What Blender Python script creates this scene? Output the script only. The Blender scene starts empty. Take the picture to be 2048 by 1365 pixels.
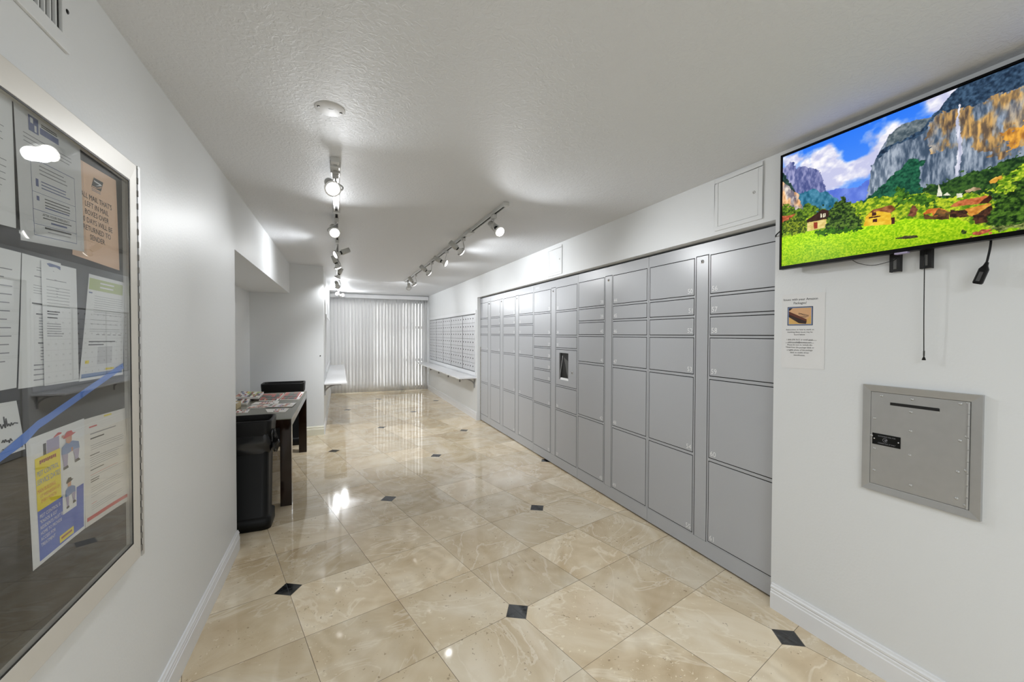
import bpy, bmesh, math, random
import numpy as np
from mathutils import Vector, Matrix, Quaternion
random.seed(7)
SC = bpy.context.scene
COL = SC.collection
# ---------------------------------------------------------------- camera
EYE = Vector((0.0, 0.0, 1.43473))
YAW, PITCH, ROLL, FPX = 0.39383, -0.01673, 0.00301, 828.837
def camera():
    fw = Vector((math.sin(YAW) * math.cos(PITCH), math.cos(YAW) * math.cos(PITCH), math.sin(PITCH)))
    r = Vector((math.cos(YAW), -math.sin(YAW), 0))
    u = r.cross(fw)
    r2 = r * math.cos(ROLL) + u * math.sin(ROLL)
    u2 = u * math.cos(ROLL) - r * math.sin(ROLL)
    cd = bpy.data.cameras.new('camera'); cd.sensor_width = 36.0; cd.lens = FPX / 2048 * 36.0
    cd.clip_start = 0.02; cd.clip_end = 200
    c = bpy.data.objects.new('camera', cd); COL.objects.link(c)
    m = Matrix((r2, u2, -fw)).transposed().to_4x4(); m.translation = EYE
    c.matrix_world = m
    SC.camera = c
camera()
# ---------------------------------------------------------------- world, exposure
W = bpy.data.worlds.new('daylight'); SC.world = W; W.use_nodes = True
WN = W.node_tree.nodes; WL = W.node_tree.links
bg = WN['Background']; bg.inputs['Color'].default_value = (1.0, 0.99, 0.97, 1); bg.inputs['Strength'].default_value = 3.4
SC.view_settings.view_transform = 'Standard'; SC.view_settings.look = 'None'
SC.view_settings.gamma = 1.0; SC.view_settings.use_curve_mapping = False
SC.view_settings.exposure = 0.56
BULB = 5.0          # glow of the lamp faces
SPOT = 44.0          # beam of one track lamp, in watts
SC.cycles.sample_clamp_indirect = 6.0
SC.cycles.max_bounces = 10; SC.cycles.diffuse_bounces = 6; SC.cycles.glossy_bounces = 5; SC.cycles.transparent_max_bounces = 12
def area(name, loc, rot, sx, sy, power):
    l = bpy.data.lights.new(name, 'AREA'); l.shape = 'RECTANGLE'; l.size = sx; l.size_y = sy; l.energy = power
    o = bpy.data.objects.new(name, l); COL.objects.link(o); o.location = loc; o.rotation_euler = rot
    return o
# ceiling lights of the lobby behind the viewer
area('lobby_light', (0.30, -1.5, 2.36), (0, 0, 0), 1.4, 1.2, 41).data.color = (.89, .945, 1.0)

# ---------------------------------------------------------------- helpers
def lin(c):
    return tuple(((v / 255) / 12.92 if v / 255 <= 0.04045 else ((v / 255 + 0.055) / 1.055) ** 2.4) for v in c)
MATS = {}
def mat(name, rgb, rough=0.5, metal=0.0, var=0.04, scale=12.0, spec=0.5, emit=0.0, bump=0.0, bscale=200.0, coat=0.0, trans=0.0):
    m = bpy.data.materials.new(name); m.use_nodes = True; nt = m.node_tree; N = nt.nodes; L = nt.links
    b = N['Principled BSDF']; c = lin(rgb)
    b.inputs['Roughness'].default_value = rough; b.inputs['Metallic'].default_value = metal
    b.inputs['Specular IOR Level'].default_value = spec
    b.inputs['Coat Weight'].default_value = coat
    tc = N.new('ShaderNodeTexCoord'); nz = N.new('ShaderNodeTexNoise'); nz.inputs['Scale'].default_value = scale; nz.inputs['Detail'].default_value = 3
    L.new(tc.outputs['Object'], nz.inputs['Vector'])
    mx = N.new('ShaderNodeMix'); mx.data_type = 'RGBA'
    mx.inputs[6].default_value = tuple(v * (1 - var) for v in c) + (1,); mx.inputs[7].default_value = tuple(min(1, v * (1 + var)) for v in c) + (1,)
    L.new(nz.outputs['Fac'], mx.inputs[0]); L.new(mx.outputs[2], b.inputs['Base Color'])
    if emit: L.new(mx.outputs[2], b.inputs['Emission Color']); b.inputs['Emission Strength'].default_value = emit
    if bump:
        n2 = N.new('ShaderNodeTexNoise'); n2.inputs['Scale'].default_value = bscale; n2.inputs['Detail'].default_value = 4
        L.new(tc.outputs['Object'], n2.inputs['Vector'])
        bp = N.new('ShaderNodeBump'); bp.inputs['Strength'].default_value = bump; bp.inputs['Distance'].default_value = 0.01
        L.new(n2.outputs['Fac'], bp.inputs['Height']); L.new(bp.outputs['Normal'], b.inputs['Normal'])
    if trans: b.inputs['Transmission Weight'].default_value = trans
    MATS[name] = m
    return m
ORG = {}
class MB:
    """collects boxes, tubes, lathes and prisms into one mesh"""
    def __init__(s): s.v = []; s.f = []; s.m = []; s.sm = []
    def add(s, vs, fs, mi=0, smooth=False):
        o = len(s.v); s.v += [tuple(p) for p in vs]
        for f in fs: s.f.append([o + i for i in f]); s.m.append(mi); s.sm.append(smooth)
        return s
    def box(s, x0, x1, y0, y1, z0, z1, mi=0):
        v = [(x, y, z) for x in (x0, x1) for y in (y0, y1) for z in (z0, z1)]
        return s.add(v, [(0, 1, 3, 2), (4, 6, 7, 5), (0, 4, 5, 1), (2, 3, 7, 6), (0, 2, 6, 4), (1, 5, 7, 3)], mi)
    def prism(s, pts, z0, z1, mi=0):
        n = len(pts)
        v = [(p[0], p[1], z0) for p in pts] + [(p[0], p[1], z1) for p in pts]
        f = [tuple(range(n))[::-1], tuple(range(n, 2 * n))] + [(i, (i + 1) % n, n + (i + 1) % n, n + i) for i in range(n)]
        return s.add(v, f, mi)
    def ext(s, prof, a, b, mi=0):
        """loft between two rings of 3-D points"""
        n = len(prof)
        v = [tuple(Vector(p) + Vector(a)) for p in prof] + [tuple(Vector(p) + Vector(b)) for p in prof]
        f = [tuple(range(n))[::-1], tuple(range(n, 2 * n))] + [(i, (i + 1) % n, n + (i + 1) % n, n + i) for i in range(n)]
        return s.add(v, f, mi)
    def tube(s, pts, r, n=8, mi=0):
        pts = [Vector(p) for p in pts]; rs = r if isinstance(r, (list, tuple)) else [r] * len(pts)
        rings = []; t0 = (pts[1] - pts[0]).normalized()
        a = Vector((0, 0, 1)) if abs(t0.z) < 0.9 else Vector((1, 0, 0)); nrm = t0.cross(a).normalized()
        for i, p in enumerate(pts):
            t = (pts[min(i + 1, len(pts) - 1)] - pts[max(i - 1, 0)]).normalized()
            nrm = (nrm - t * nrm.dot(t)).normalized(); bn = t.cross(nrm)
            rings.append([p + (nrm * math.cos(2 * math.pi * k / n) + bn * math.sin(2 * math.pi * k / n)) * rs[i] for k in range(n)])
        v = [q for rg in rings for q in rg]; f = []
        for i in range(len(pts) - 1):
            for k in range(n): f.append((i * n + k, i * n + (k + 1) % n, (i + 1) * n + (k + 1) % n, (i + 1) * n + k))
        s.add(v, f, mi, True)
        s.add(rings[0], [tuple(range(n))[::-1]], mi); s.add(rings[-1], [tuple(range(n))], mi)
        return s
    def lathe(s, base, axis, prof, n=24, mi=0, cap=True):
        """prof = (distance along axis, radius)"""
        ax = Vector(axis).normalized(); a = Vector((0, 0, 1)) if abs(ax.z) < 0.9 else Vector((1, 0, 0))
        e = ax.cross(a).normalized(); g = ax.cross(e); base = Vector(base)
        v = [base + ax * d + (e * math.cos(2 * math.pi * k / n) + g * math.sin(2 * math.pi * k / n)) * r for d, r in prof for k in range(n)]
        f = []
        for i in range(len(prof) - 1):
            for k in range(n): f.append((i * n + k, i * n + (k + 1) % n, (i + 1) * n + (k + 1) % n, (i + 1) * n + k))
        s.add(v, f, mi, True)
        if cap:
            s.add(v[:n], [tuple(range(n))[::-1]], mi); s.add(v[-n:], [tuple(range(n))], mi)
        return s
    def build(s, name, mats, parent=None, bevel=0.0, seg=2):
        me = bpy.data.meshes.new(name)
        off = Vector(ORG.get(parent.name, (0, 0, 0))) if parent else Vector((0, 0, 0))
        me.from_pydata([tuple(Vector(p) - off) for p in s.v], [], s.f)
        if not isinstance(mats, (list, tuple)): mats = [mats]
        for q in mats: me.materials.append(q)
        me.polygons.foreach_set('material_index', s.m); me.polygons.foreach_set('use_smooth', s.sm)
        bm = bmesh.new(); bm.from_mesh(me); bmesh.ops.recalc_face_normals(bm, faces=bm.faces)
        if bevel:
            bmesh.ops.remove_doubles(bm, verts=bm.verts, dist=1e-5)
            ed = [e for e in bm.edges if len(e.link_faces) == 2 and e.calc_face_angle(0) > 0.6]
            bmesh.ops.bevel(bm, geom=ed, offset=bevel, segments=seg, affect='EDGES', profile=0.6, clamp_overlap=True)
        bm.to_mesh(me); bm.free(); me.update()
        o = bpy.data.objects.new(name, me); COL.objects.link(o)
        if parent: o.parent = parent; ORG[o.name] = tuple(off)
        return o
def tag(o, label=None, cat=None, group=None, kind=None):
    if label: o['label'] = label
    if cat: o['category'] = cat
    if group: o['group'] = group
    if kind: o['kind'] = kind
    return o
def thing(name, loc, label, cat, group=None):
    o = bpy.data.objects.new(name, None); COL.objects.link(o); o.location = loc; o.empty_display_size = 0.1
    ORG[o.name] = tuple(loc)
    return tag(o, label, cat, group)
def struct(name, mb, m, label, bevel=0.0):
    o = mb.build(name, m, None, bevel); o['kind'] = 'structure'; o['label'] = label; o['category'] = name.split('_')[0]
    return o
TXT = {}
def text2d(body, size=1.0, align='CENTER', spacing=1.0):
    """flat outline of some lettering, centred vertically on its capitals"""
    key = (body, align, spacing)
    if key not in TXT:
        cu = bpy.data.curves.new('lettering', 'FONT'); cu.body = body; cu.size = 1.0; cu.align_x = align; cu.resolution_u = 2; cu.space_character = spacing
        o = bpy.data.objects.new('lettering', cu); COL.objects.link(o)
        dg = bpy.context.evaluated_depsgraph_get(); me = bpy.data.meshes.new_from_object(o.evaluated_get(dg))
        TXT[key] = ([(p.co.x, p.co.y - 0.345) for p in me.vertices], [tuple(f.vertices) for f in me.polygons])
        bpy.data.objects.remove(o); bpy.data.curves.remove(cu); bpy.data.meshes.remove(me)
    v, f = TXT[key]
    return [(x * size, y * size) for x, y in v], f
# ---------------------------------------------------------------- materials
M_wall = mat('painted_wall', (222, 224, 225), 0.46, var=0.015, scale=1.5, bump=0.06, bscale=90)
M_white = mat('white_trim', (228, 229, 231), 0.3, var=0.01)
M_cream = mat('cream_trim', (222, 219, 200), 0.35, var=0.02)
M_lock = mat('grey_powdercoat', (178, 180, 184), 0.30, var=0.015, scale=2.0, bump=0.06, bscale=220)
M_gapshade = mat('locker_gap_shade', (22, 22, 23), 0.8)  # near-black colour standing in for the shade inside the door gaps
M_num = mat('number_white', (236, 236, 236), 0.5)
M_steel = mat('brushed_steel', (180, 180, 179), 0.42, metal=0.6, var=0.06, scale=30)
M_chrome = mat('chrome', (225, 225, 225), 0.18, metal=1.0)
M_alu = mat('aluminium', (196, 196, 194), 0.35, metal=0.5)
M_mail = mat('mailbox_aluminium', (212, 213, 216), 0.36, metal=0.35, var=0.03)
M_black = mat('black_plastic', (9, 9, 9), 0.46, var=0.1, spec=0.25)
M_blackm = mat('black_matt', (10, 10, 10), 0.55, var=0.1)
M_bag = mat('black_liner', (12, 12, 13), 0.24, var=0.2)
M_shelf = mat('white_laminate', (226, 226, 227), 0.25, var=0.01)
M_ltrack = mat('white_enamel', (196, 196, 194), 0.3, var=0.02)
M_sock = mat('grey_lamp_sleeve', (182, 182, 178), 0.35, var=0.05)
M_hinge = mat('dark_hinge', (52, 52, 51), 0.45, metal=0.3)
M_champ = mat('champagne_frame', (208, 204, 196), 0.42, metal=0.1, var=0.03)
M_felt = mat('dark_felt', (26, 25, 24), 0.85, var=0.12, scale=80)
M_paper = mat('paper_white', (232, 232, 232), 0.65, var=0.01)
M_paperw = mat('paper_warm', (230, 226, 220), 0.65, var=0.01)
M_orange = mat('paper_orange', (238, 196, 160), 0.65, var=0.02)
M_ink = mat('ink_black', (45, 45, 48), 0.7)
M_inkg = mat('ink_grey', (140, 140, 145), 0.7)
M_inkb = mat('ink_blue', (84, 98, 150), 0.7)
M_green = mat('ink_green', (178, 192, 120), 0.7)
M_red = mat('ink_red', (206, 74, 72), 0.7)
M_dred = mat('ink_dark_red', (150, 42, 32), 0.7)
M_or = mat('ink_orange', (214, 120, 48), 0.7)
M_yel = mat('ink_yellow', (240, 218, 40), 0.7)
M_blue = mat('ink_royal_blue', (62, 96, 190), 0.7)
M_steelblue = mat('ink_steel_blue', (120, 145, 190), 0.7)
M_cy = mat('ink_teal', (92, 140, 140), 0.7)
M_lil = mat('ink_lilac', (168, 160, 190), 0.7)
M_dgreen = mat('ink_dark_green', (52, 74, 66), 0.7)
M_skin = mat('ink_skin', (206, 150, 120), 0.7)
M_tape = mat('blue_tape', (78, 132, 225), 0.45, var=0.06)
M_cardb = mat('photo_cardboard', (216, 170, 126), 0.7)
M_cardd = mat('photo_brown', (98, 48, 28), 0.7)
M_cardm = mat('photo_dark_brown', (46, 24, 18), 0.7)
M_cardy = mat('photo_ochre', (214, 172, 100), 0.7)
M_tabtop = mat('table_top_olive', (112, 110, 96), 0.22, var=0.06)
M_tan = mat('tan_card', (196, 178, 140), 0.7)

def travertine():
    m = bpy.data.materials.new('travertine_tiles'); m.use_nodes = True; nt = m.node_tree; N = nt.nodes; L = nt.links
    b = N['Principled BSDF']
    def mth(op, a, c=None, d=None):
        n = N.new('ShaderNodeMath'); n.operation = op
        for i, q in enumerate((a, c, d)):
            if q is None: continue
            if isinstance(q, (int, float)): n.inputs[i].default_value = q
            else: L.new(q, n.inputs[i])
        return n.outputs[0]
    ang, s, x0, y0 = -1.318647, 0.4572, 0.84197, 1.94482
    e = Vector((math.cos(ang), math.sin(ang), 0)); n_ = Vector((-e.y, e.x, 0))
    geo = N.new('ShaderNodeNewGeometry'); pos = geo.outputs['Position']
    sub = N.new('ShaderNodeVectorMath'); sub.operation = 'SUBTRACT'; L.new(pos, sub.inputs[0]); sub.inputs[1].default_value = (x0, y0, 0)
    def dot(vec):
        d = N.new('ShaderNodeVectorMath'); d.operation = 'DOT_PRODUCT'; L.new(sub.outputs[0], d.inputs[0]); d.inputs[1].default_value = vec
        return d.outputs['Value']
    I = dot(e / s); J = dot(n_ / s)
    def edge(v):
        r = mth('ROUND', v); return mth('ABSOLUTE', mth('SUBTRACT', v, r))
    dmin = mth('MINIMUM', edge(I), edge(J))
    grout = N.new('ShaderNodeMapRange'); L.new(dmin, grout.inputs[0]); grout.inputs[1].default_value = 0.0016; grout.inputs[2].default_value = 0.0034; grout.inputs[3].default_value = 1; grout.inputs[4].default_value = 0
    p = mth('MULTIPLY', mth('ADD', I, J), 0.25); q = mth('MULTIPLY', mth('SUBTRACT', I, J), 0.25)
    mxd = mth('MAXIMUM', edge(p), edge(q))
    dia = N.new('ShaderNodeMapRange'); L.new(mxd, dia.inputs[0]); dia.inputs[1].default_value = 0.0380; dia.inputs[2].default_value = 0.0386; dia.inputs[3].default_value = 1; dia.inputs[4].default_value = 0
    dln = mth('LESS_THAN', mth('ABSOLUTE', mth('SUBTRACT', mxd, 0.0392)), 0.0007)
    fi = mth('FLOOR', I); fj = mth('FLOOR', J)
    cmb = N.new('ShaderNodeCombineXYZ'); L.new(fi, cmb.inputs[0]); L.new(fj, cmb.inputs[1])
    wn = N.new('ShaderNodeTexWhiteNoise'); wn.noise_dimensions = '3D'; L.new(cmb.outputs[0], wn.inputs['Vector'])
    # every tile gets its own cut of the stone
    sc = N.new('ShaderNodeVectorMath'); sc.operation = 'SCALE'; L.new(wn.outputs['Color'], sc.inputs[0]); sc.inputs['Scale'].default_value = 37
    rot = N.new('ShaderNodeVectorRotate'); rot.rotation_type = 'Z_AXIS'; L.new(pos, rot.inputs['Vector'])
    sep = N.new('ShaderNodeSeparateColor'); L.new(wn.outputs['Color'], sep.inputs[0])
    L.new(mth('MULTIPLY', sep.outputs[0], 6.28), rot.inputs['Angle'])
    ad = N.new('ShaderNodeVectorMath'); ad.operation = 'ADD'; L.new(rot.outputs[0], ad.inputs[0]); L.new(sc.outputs[0], ad.inputs[1])
    stre = N.new('ShaderNodeVectorMath'); stre.operation = 'MULTIPLY'; L.new(ad.outputs[0], stre.inputs[0]); stre.inputs[1].default_value = (1.0, 1.7, 1.0)
    def noise(scale, det, dist, vec, rough=0.55):
        n = N.new('ShaderNodeTexNoise'); n.inputs['Scale'].default_value = scale; n.inputs['Detail'].default_value = det; n.inputs['Distortion'].default_value = dist; n.inputs['Roughness'].default_value = rough
        L.new(vec, n.inputs['Vector']); return n.outputs['Fac']
    n1 = noise(2.2, 6, 0.8, stre.outputs[0])
    r1 = N.new('ShaderNodeValToRGB'); L.new(n1, r1.inputs[0])
    r1.color_ramp.elements[0].position = 0.32; r1.color_ramp.elements[0].color = lin((206, 185, 152)) + (1,)
    r1.color_ramp.elements[1].position = 0.70; r1.color_ramp.elements[1].color = lin((234, 222, 199)) + (1,)
    el = r1.color_ramp.elements.new(0.5); el.color = lin((221, 204, 174)) + (1,)
    # pale wandering veins
    n2 = noise(1.5, 5, 1.6, stre.outputs[0])
    vein = mth('ABSOLUTE', mth('SUBTRACT', n2, 0.5))
    vr = N.new('ShaderNodeMapRange'); L.new(vein, vr.inputs[0]); vr.inputs[1].default_value = 0.004; vr.inputs[2].default_value = 0.02; vr.inputs[3].default_value = 0.55; vr.inputs[4].default_value = 0
    # onion bands
    wv = N.new('ShaderNodeTexWave'); wv.wave_type = 'BANDS'; wv.inputs['Scale'].default_value = 2.4; wv.inputs['Distortion'].default_value = 14; wv.inputs['Detail'].default_value = 4; wv.inputs['Detail Scale'].default_value = 1.0
    L.new(ad.outputs[0], wv.inputs['Vector'])
    n3 = noise(9, 4, 0.3, ad.outputs[0])
    mixv = N.new('ShaderNodeMix'); mixv.data_type = 'RGBA'; L.new(r1.outputs[0], mixv.inputs[6]); mixv.inputs[7].default_value = lin((240, 229, 208)) + (1,); L.new(vr.outputs[0], mixv.inputs[0])
    mixw = N.new('ShaderNodeMix'); mixw.data_type = 'RGBA'; mixw.blend_type = 'MULTIPLY'; L.new(mixv.outputs[2], mixw.inputs[6])
    wr = N.new('ShaderNodeValToRGB'); L.new(wv.outputs['Fac'], wr.inputs[0]); wr.color_ramp.elements[0].color = (0.80, 0.76, 0.70, 1); wr.color_ramp.elements[1].color = (1, 1, 1, 1)
    L.new(wr.outputs[0], mixw.inputs[7]); L.new(mth('MULTIPLY', sep.outputs[1], 0.6), mixw.inputs[0])
    # pits and crystal flecks
    n4 = noise(55, 3, 0.2, ad.outputs[0]); n5 = noise(5, 2, 0, ad.outputs[0])
    pit = mth('MULTIPLY', mth('GREATER_THAN', n4, 0.665), mth('GREATER_THAN', n5, 0.54))
    n6 = noise(34, 4, 1.5, ad.outputs[0]); n7 = noise(3.3, 2, 0, ad.outputs[0])
    fleck = mth('MULTIPLY', mth('GREATER_THAN', n6, 0.645), mth('GREATER_THAN', n7, 0.53))
    mf = N.new('ShaderNodeMix'); mf.data_type = 'RGBA'; L.new(mixw.outputs[2], mf.inputs[6]); mf.inputs[7].default_value = lin((238, 226, 200)) + (1,); L.new(mth('MULTIPLY', fleck, 0.75), mf.inputs[0])
    mp = N.new('ShaderNodeMix'); mp.data_type = 'RGBA'; L.new(mf.outputs[2], mp.inputs[6]); mp.inputs[7].default_value = lin((140, 118, 92)) + (1,); L.new(mth('MULTIPLY', pit, 0.6), mp.inputs[0])
    # tone of the single tile
    hv = N.new('ShaderNodeHueSaturation'); L.new(mp.outputs[2], hv.inputs['Color'])
    tv = N.new('ShaderNodeMapRange'); L.new(sep.outputs[2], tv.inputs[0]); tv.inputs[3].default_value = 0.84; tv.inputs[4].default_value = 1.08
    L.new(tv.outputs[0], hv.inputs['Value']); hv.inputs['Saturation'].default_value = 1.0
    mg = N.new('ShaderNodeMix'); mg.data_type = 'RGBA'; L.new(hv.outputs[0], mg.inputs[6]); mg.inputs[7].default_value = lin((74, 60, 44)) + (1,)
    gn = noise(2.3, 2, 0, pos)
    L.new(mth('MULTIPLY', mth('MAXIMUM', grout.outputs[0], dln), mth('ADD', mth('MULTIPLY', gn, 0.8), 0.45)), mg.inputs[0])
    md = N.new('ShaderNodeMix'); md.data_type = 'RGBA'; L.new(mg.outputs[2], md.inputs[6]); L.new(dia.outputs[0], md.inputs[0])
    nb = noise(60, 4, 0, pos); bl = N.new('ShaderNodeValToRGB'); L.new(nb, bl.inputs[0]); bl.color_ramp.elements[0].position = 0.45; bl.color_ramp.elements[0].color = (0.006, 0.007, 0.008, 1); bl.color_ramp.elements[1].position = 0.8; bl.color_ramp.elements[1].color = (0.05, 0.055, 0.06, 1)
    L.new(bl.outputs[0], md.inputs[7]); L.new(md.outputs[2], b.inputs['Base Color'])
    nr = noise(1.2, 4, 0.5, pos); rr = N.new('ShaderNodeMapRange'); L.new(nr, rr.inputs[0]); rr.inputs[3].default_value = 0.025; rr.inputs[4].default_value = 0.085
    L.new(rr.outputs[0], b.inputs['Roughness']); b.inputs['Specular IOR Level'].default_value = 0.65
    bp = N.new('ShaderNodeBump'); bp.inputs['Strength'].default_value = 0.25; bp.inputs['Distance'].default_value = 0.002; bp.invert = True
    L.new(mth('MULTIPLY', grout.outputs[0], 0.5), bp.inputs['Height']); L.new(bp.outputs[0], b.inputs['Normal'])
    return m
M_floor = travertine()
def knockdown():
    m = bpy.data.materials.new('textured_ceiling'); m.use_nodes = True; nt = m.node_tree; N = nt.nodes; L = nt.links
    b = N['Principled BSDF']; b.inputs['Base Color'].default_value = (0.68, 0.695, 0.72, 1); b.inputs['Roughness'].default_value = 0.6
    geo = N.new('ShaderNodeNewGeometry')
    n = N.new('ShaderNodeTexNoise'); n.inputs['Scale'].default_value = 42; n.inputs['Detail'].default_value = 5; n.inputs['Distortion'].default_value = 1.2
    L.new(geo.outputs['Position'], n.inputs['Vector'])
    r = N.new('ShaderNodeValToRGB'); r.color_ramp.elements[0].position = 0.44; r.color_ramp.elements[1].position = 0.58; L.new(n.outputs['Fac'], r.inputs[0])
    bp = N.new('ShaderNodeBump'); bp.inputs['Strength'].default_value = 0.32; bp.inputs['Distance'].default_value = 0.003
    L.new(r.outputs[0], bp.inputs['Height']); L.new(bp.outputs[0], b.inputs['Normal'])
    return m
M_ceil = knockdown()
def thin_glass(name, tint=(0.96, 0.97, 0.97), boost=1.0):
    m = bpy.data.materials.new(name); m.use_nodes = True; nt = m.node_tree; N = nt.nodes; L = nt.links
    N.remove(N['Principled BSDF']); out = N['Material Output']
    tr = N.new('ShaderNodeBsdfTransparent'); tr.inputs[0].default_value = tint + (1,)
    gl = N.new('ShaderNodeBsdfGlossy'); gl.inputs['Roughness'].default_value = 0.01
    geo = N.new('ShaderNodeNewGeometry'); d = N.new('ShaderNodeVectorMath'); d.operation = 'DOT_PRODUCT'
    L.new(geo.outputs['Incoming'], d.inputs[0]); L.new(geo.outputs['Normal'], d.inputs[1])
    def mth(op, a, c=None):
        n = N.new('ShaderNodeMath'); n.operation = op
        for i, q in enumerate((a, c)):
            if q is None: continue
            if isinstance(q, (int, float)): n.inputs[i].default_value = q
            else: L.new(q, n.inputs[i])
        return n.outputs[0]
    f = mth('ADD', mth('MULTIPLY', mth('POWER', mth('SUBTRACT', 1.0, mth('ABSOLUTE', d.outputs['Value'])), 5.0), 0.96 * boost), 0.04 * boost)
    mx = N.new('ShaderNodeMixShader'); L.new(f, mx.inputs[0]); L.new(tr.outputs[0], mx.inputs[1]); L.new(gl.outputs[0], mx.inputs[2]); L.new(mx.outputs[0], out.inputs[0])
    return m
M_glass = thin_glass('case_glass', boost=1.2); M_wglass = thin_glass('window_glass'); M_film = thin_glass('clear_sleeve', (0.97, 0.97, 0.97), .4)
def slat_mat():
    m = bpy.data.materials.new('blind_vinyl'); m.use_nodes = True; nt = m.node_tree; N = nt.nodes; L = nt.links
    b = N['Principled BSDF']; b.inputs['Base Color'].default_value = (0.76, 0.76, 0.76, 1); b.inputs['Roughness'].default_value = 0.4
    t = N.new('ShaderNodeBsdfTranslucent'); t.inputs[0].default_value = (0.7, 0.7, 0.7, 1)
    mx = N.new('ShaderNodeMixShader'); mx.inputs[0].default_value = 0.14
    L.new(b.outputs[0], mx.inputs[1]); L.new(t.outputs[0], mx.inputs[2]); L.new(mx.outputs[0], N['Material Output'].inputs[0])
    return m
M_slat = slat_mat()
def emitter(name, rgb, strength):
    m = bpy.data.materials.new(name); m.use_nodes = True; nt = m.node_tree; N = nt.nodes
    N.remove(N['Principled BSDF']); e = N.new('ShaderNodeEmission'); e.inputs[0].default_value = tuple(rgb) + (1,); e.inputs[1].default_value = strength
    nt.links.new(e.outputs[0], N['Material Output'].inputs[0]); return m
M_bulb = emitter('lamp_face', (1.0, 0.97, 0.93), BULB)
def tortoise():
    m = mat('dark_mottled_wood', (34, 20, 13), 0.10, var=0.75, scale=22); return m
M_tort = tortoise()
# ================================================================ the room
XL, XR, XK = -0.632, 2.10, 2.159
NICHE_Y0, CROSS = 3.2, math.tan(0.06093)
def crossy(x): return 6.441 + (x + 0.209) * CROSS
def zc(y): return 2.372 + 0.002 * y
struct('floor', MB().box(-1.4, 2.95, -3.2, 11.2, -0.1, 0.0), M_floor, 'polished beige travertine floor laid diagonally with small black diamond insets')
b = MB(); v = []
for x in (-1.4, 2.95):
    for y in (-3.2, 11.2):
        v += [(x, y, zc(y)), (x, y, 2.62)]
b.add(v, [(0, 2, 6, 4), (1, 5, 7, 3), (0, 4, 5, 1), (2, 3, 7, 6), (0, 1, 3, 2), (4, 6, 7, 5)])
struct('ceiling', b, M_ceil, 'pale grey knockdown-textured ceiling over the whole mail room')
b = MB()
b.box(-0.80, XL, -3.2, 3.08, 0, 2.40)
b.box(-1.1, XL, 3.08, NICHE_Y0, 0, 2.40)                      # pier at the start of the niche
b.prism([(-1.1, NICHE_Y0), (XL, NICHE_Y0), (XL, crossy(XL)), (-1.1, crossy(-1.1))], 1.983, 2.41)     # header over the niche
struct('wall_left', b, M_wall, 'glossy pale grey wall carrying the glazed notice case, with a header over the niche')
b = MB().box(-1.22, -1.1, 3.08, crossy(-1.1), 0, 2.41)
struct('wall_niche', b, M_wall, 'shaded back wall of the niche behind the dark table')
b = MB().prism([(-1.22, crossy(-1.22)), (-0.212, crossy(-0.212)), (-0.212, 10.75), (-1.22, 10.75)], 0, 2.41)
struct('wall_divider', b, M_wall, 'grey wall end standing between the niche and the blinds')
b = MB()
XO = 2.42
b.box(XR, XO, -3.2, 1.477, 0, 2.40)
b.box(XR, XO, 1.477, 6.552, 2.036, 2.40)
b.box(XR, 2.156, 6.552, 6.60, 0, 2.41); b.box(XR, XO, 6.60, 6.64, 0, 2.41)
b.box(XR, XO, 10.42, 10.75, 0, 2.41)
b.box(XR, XO, 6.64, 10.42, 0, 0.79); b.box(XR, XO, 6.64, 10.42, 1.778, 2.41)
b.box(2.20, XO, 6.64, 10.42, 0.79, 1.778)
b.box(2.72, 2.80, 1.3, 6.75, 0, 2.40); b.box(XO, 2.72, 1.3, 1.477, 0, 2.4); b.box(XO, 2.72, 6.64, 6.75, 0, 2.4); b.box(XO, 2.72, 1.477, 6.64, 2.06, 2.4)
struct('wall_right', b, M_wall, 'long pale wall holding the screen, the parcel lockers and the mailboxes')
b = MB()
WX0, WX1, WZ0, WZ1, YB = -0.16, 2.06, 0.06, 2.26, 10.75
b.box(-1.22, WX0, YB, YB + 0.15, 0, 2.42); b.box(WX1, 2.42, YB, YB + 0.15, 0, 2.42)
b.box(WX0, WX1, YB, YB + 0.15, 0, WZ0); b.box(WX0, WX1, YB, YB + 0.15, WZ1, 2.42)
struct('wall_back', b, M_wall, 'end wall with the wide window behind the vertical blinds')
b = MB()
for x0, x1 in ((WX0, WX0 + .05), (WX1 - .05, WX1), (0.60, 0.66), (1.33, 1.39)): b.box(x0, x1, YB + .03, YB + .08, WZ0, WZ1)
for z0, z1 in ((WZ0, WZ0 + .05), (WZ1 - .05, WZ1), (1.56, 1.63), (0.73, 0.80)): b.box(WX0, WX1, YB + .035, YB + .075, z0, z1)
w = struct('window_1', b, mat('window_aluminium', (92, 92, 92), 0.4, metal=0.4), 'wide window with metal rails behind the blinds')
MB().box(WX0 + .02, WX1 - .02, YB + .052, YB + .058, WZ0 + .02, WZ1 - .02).build('pane', M_wglass, w)
b = MB().box(-0.80, XO, -3.3, -3.2, 0, 2.40)  # unseen closing wall, added so outdoor light enters only by the window
struct('wall_front', b, M_wall, 'plain unseen wall added at the entrance end to keep outdoor light out')
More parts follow.
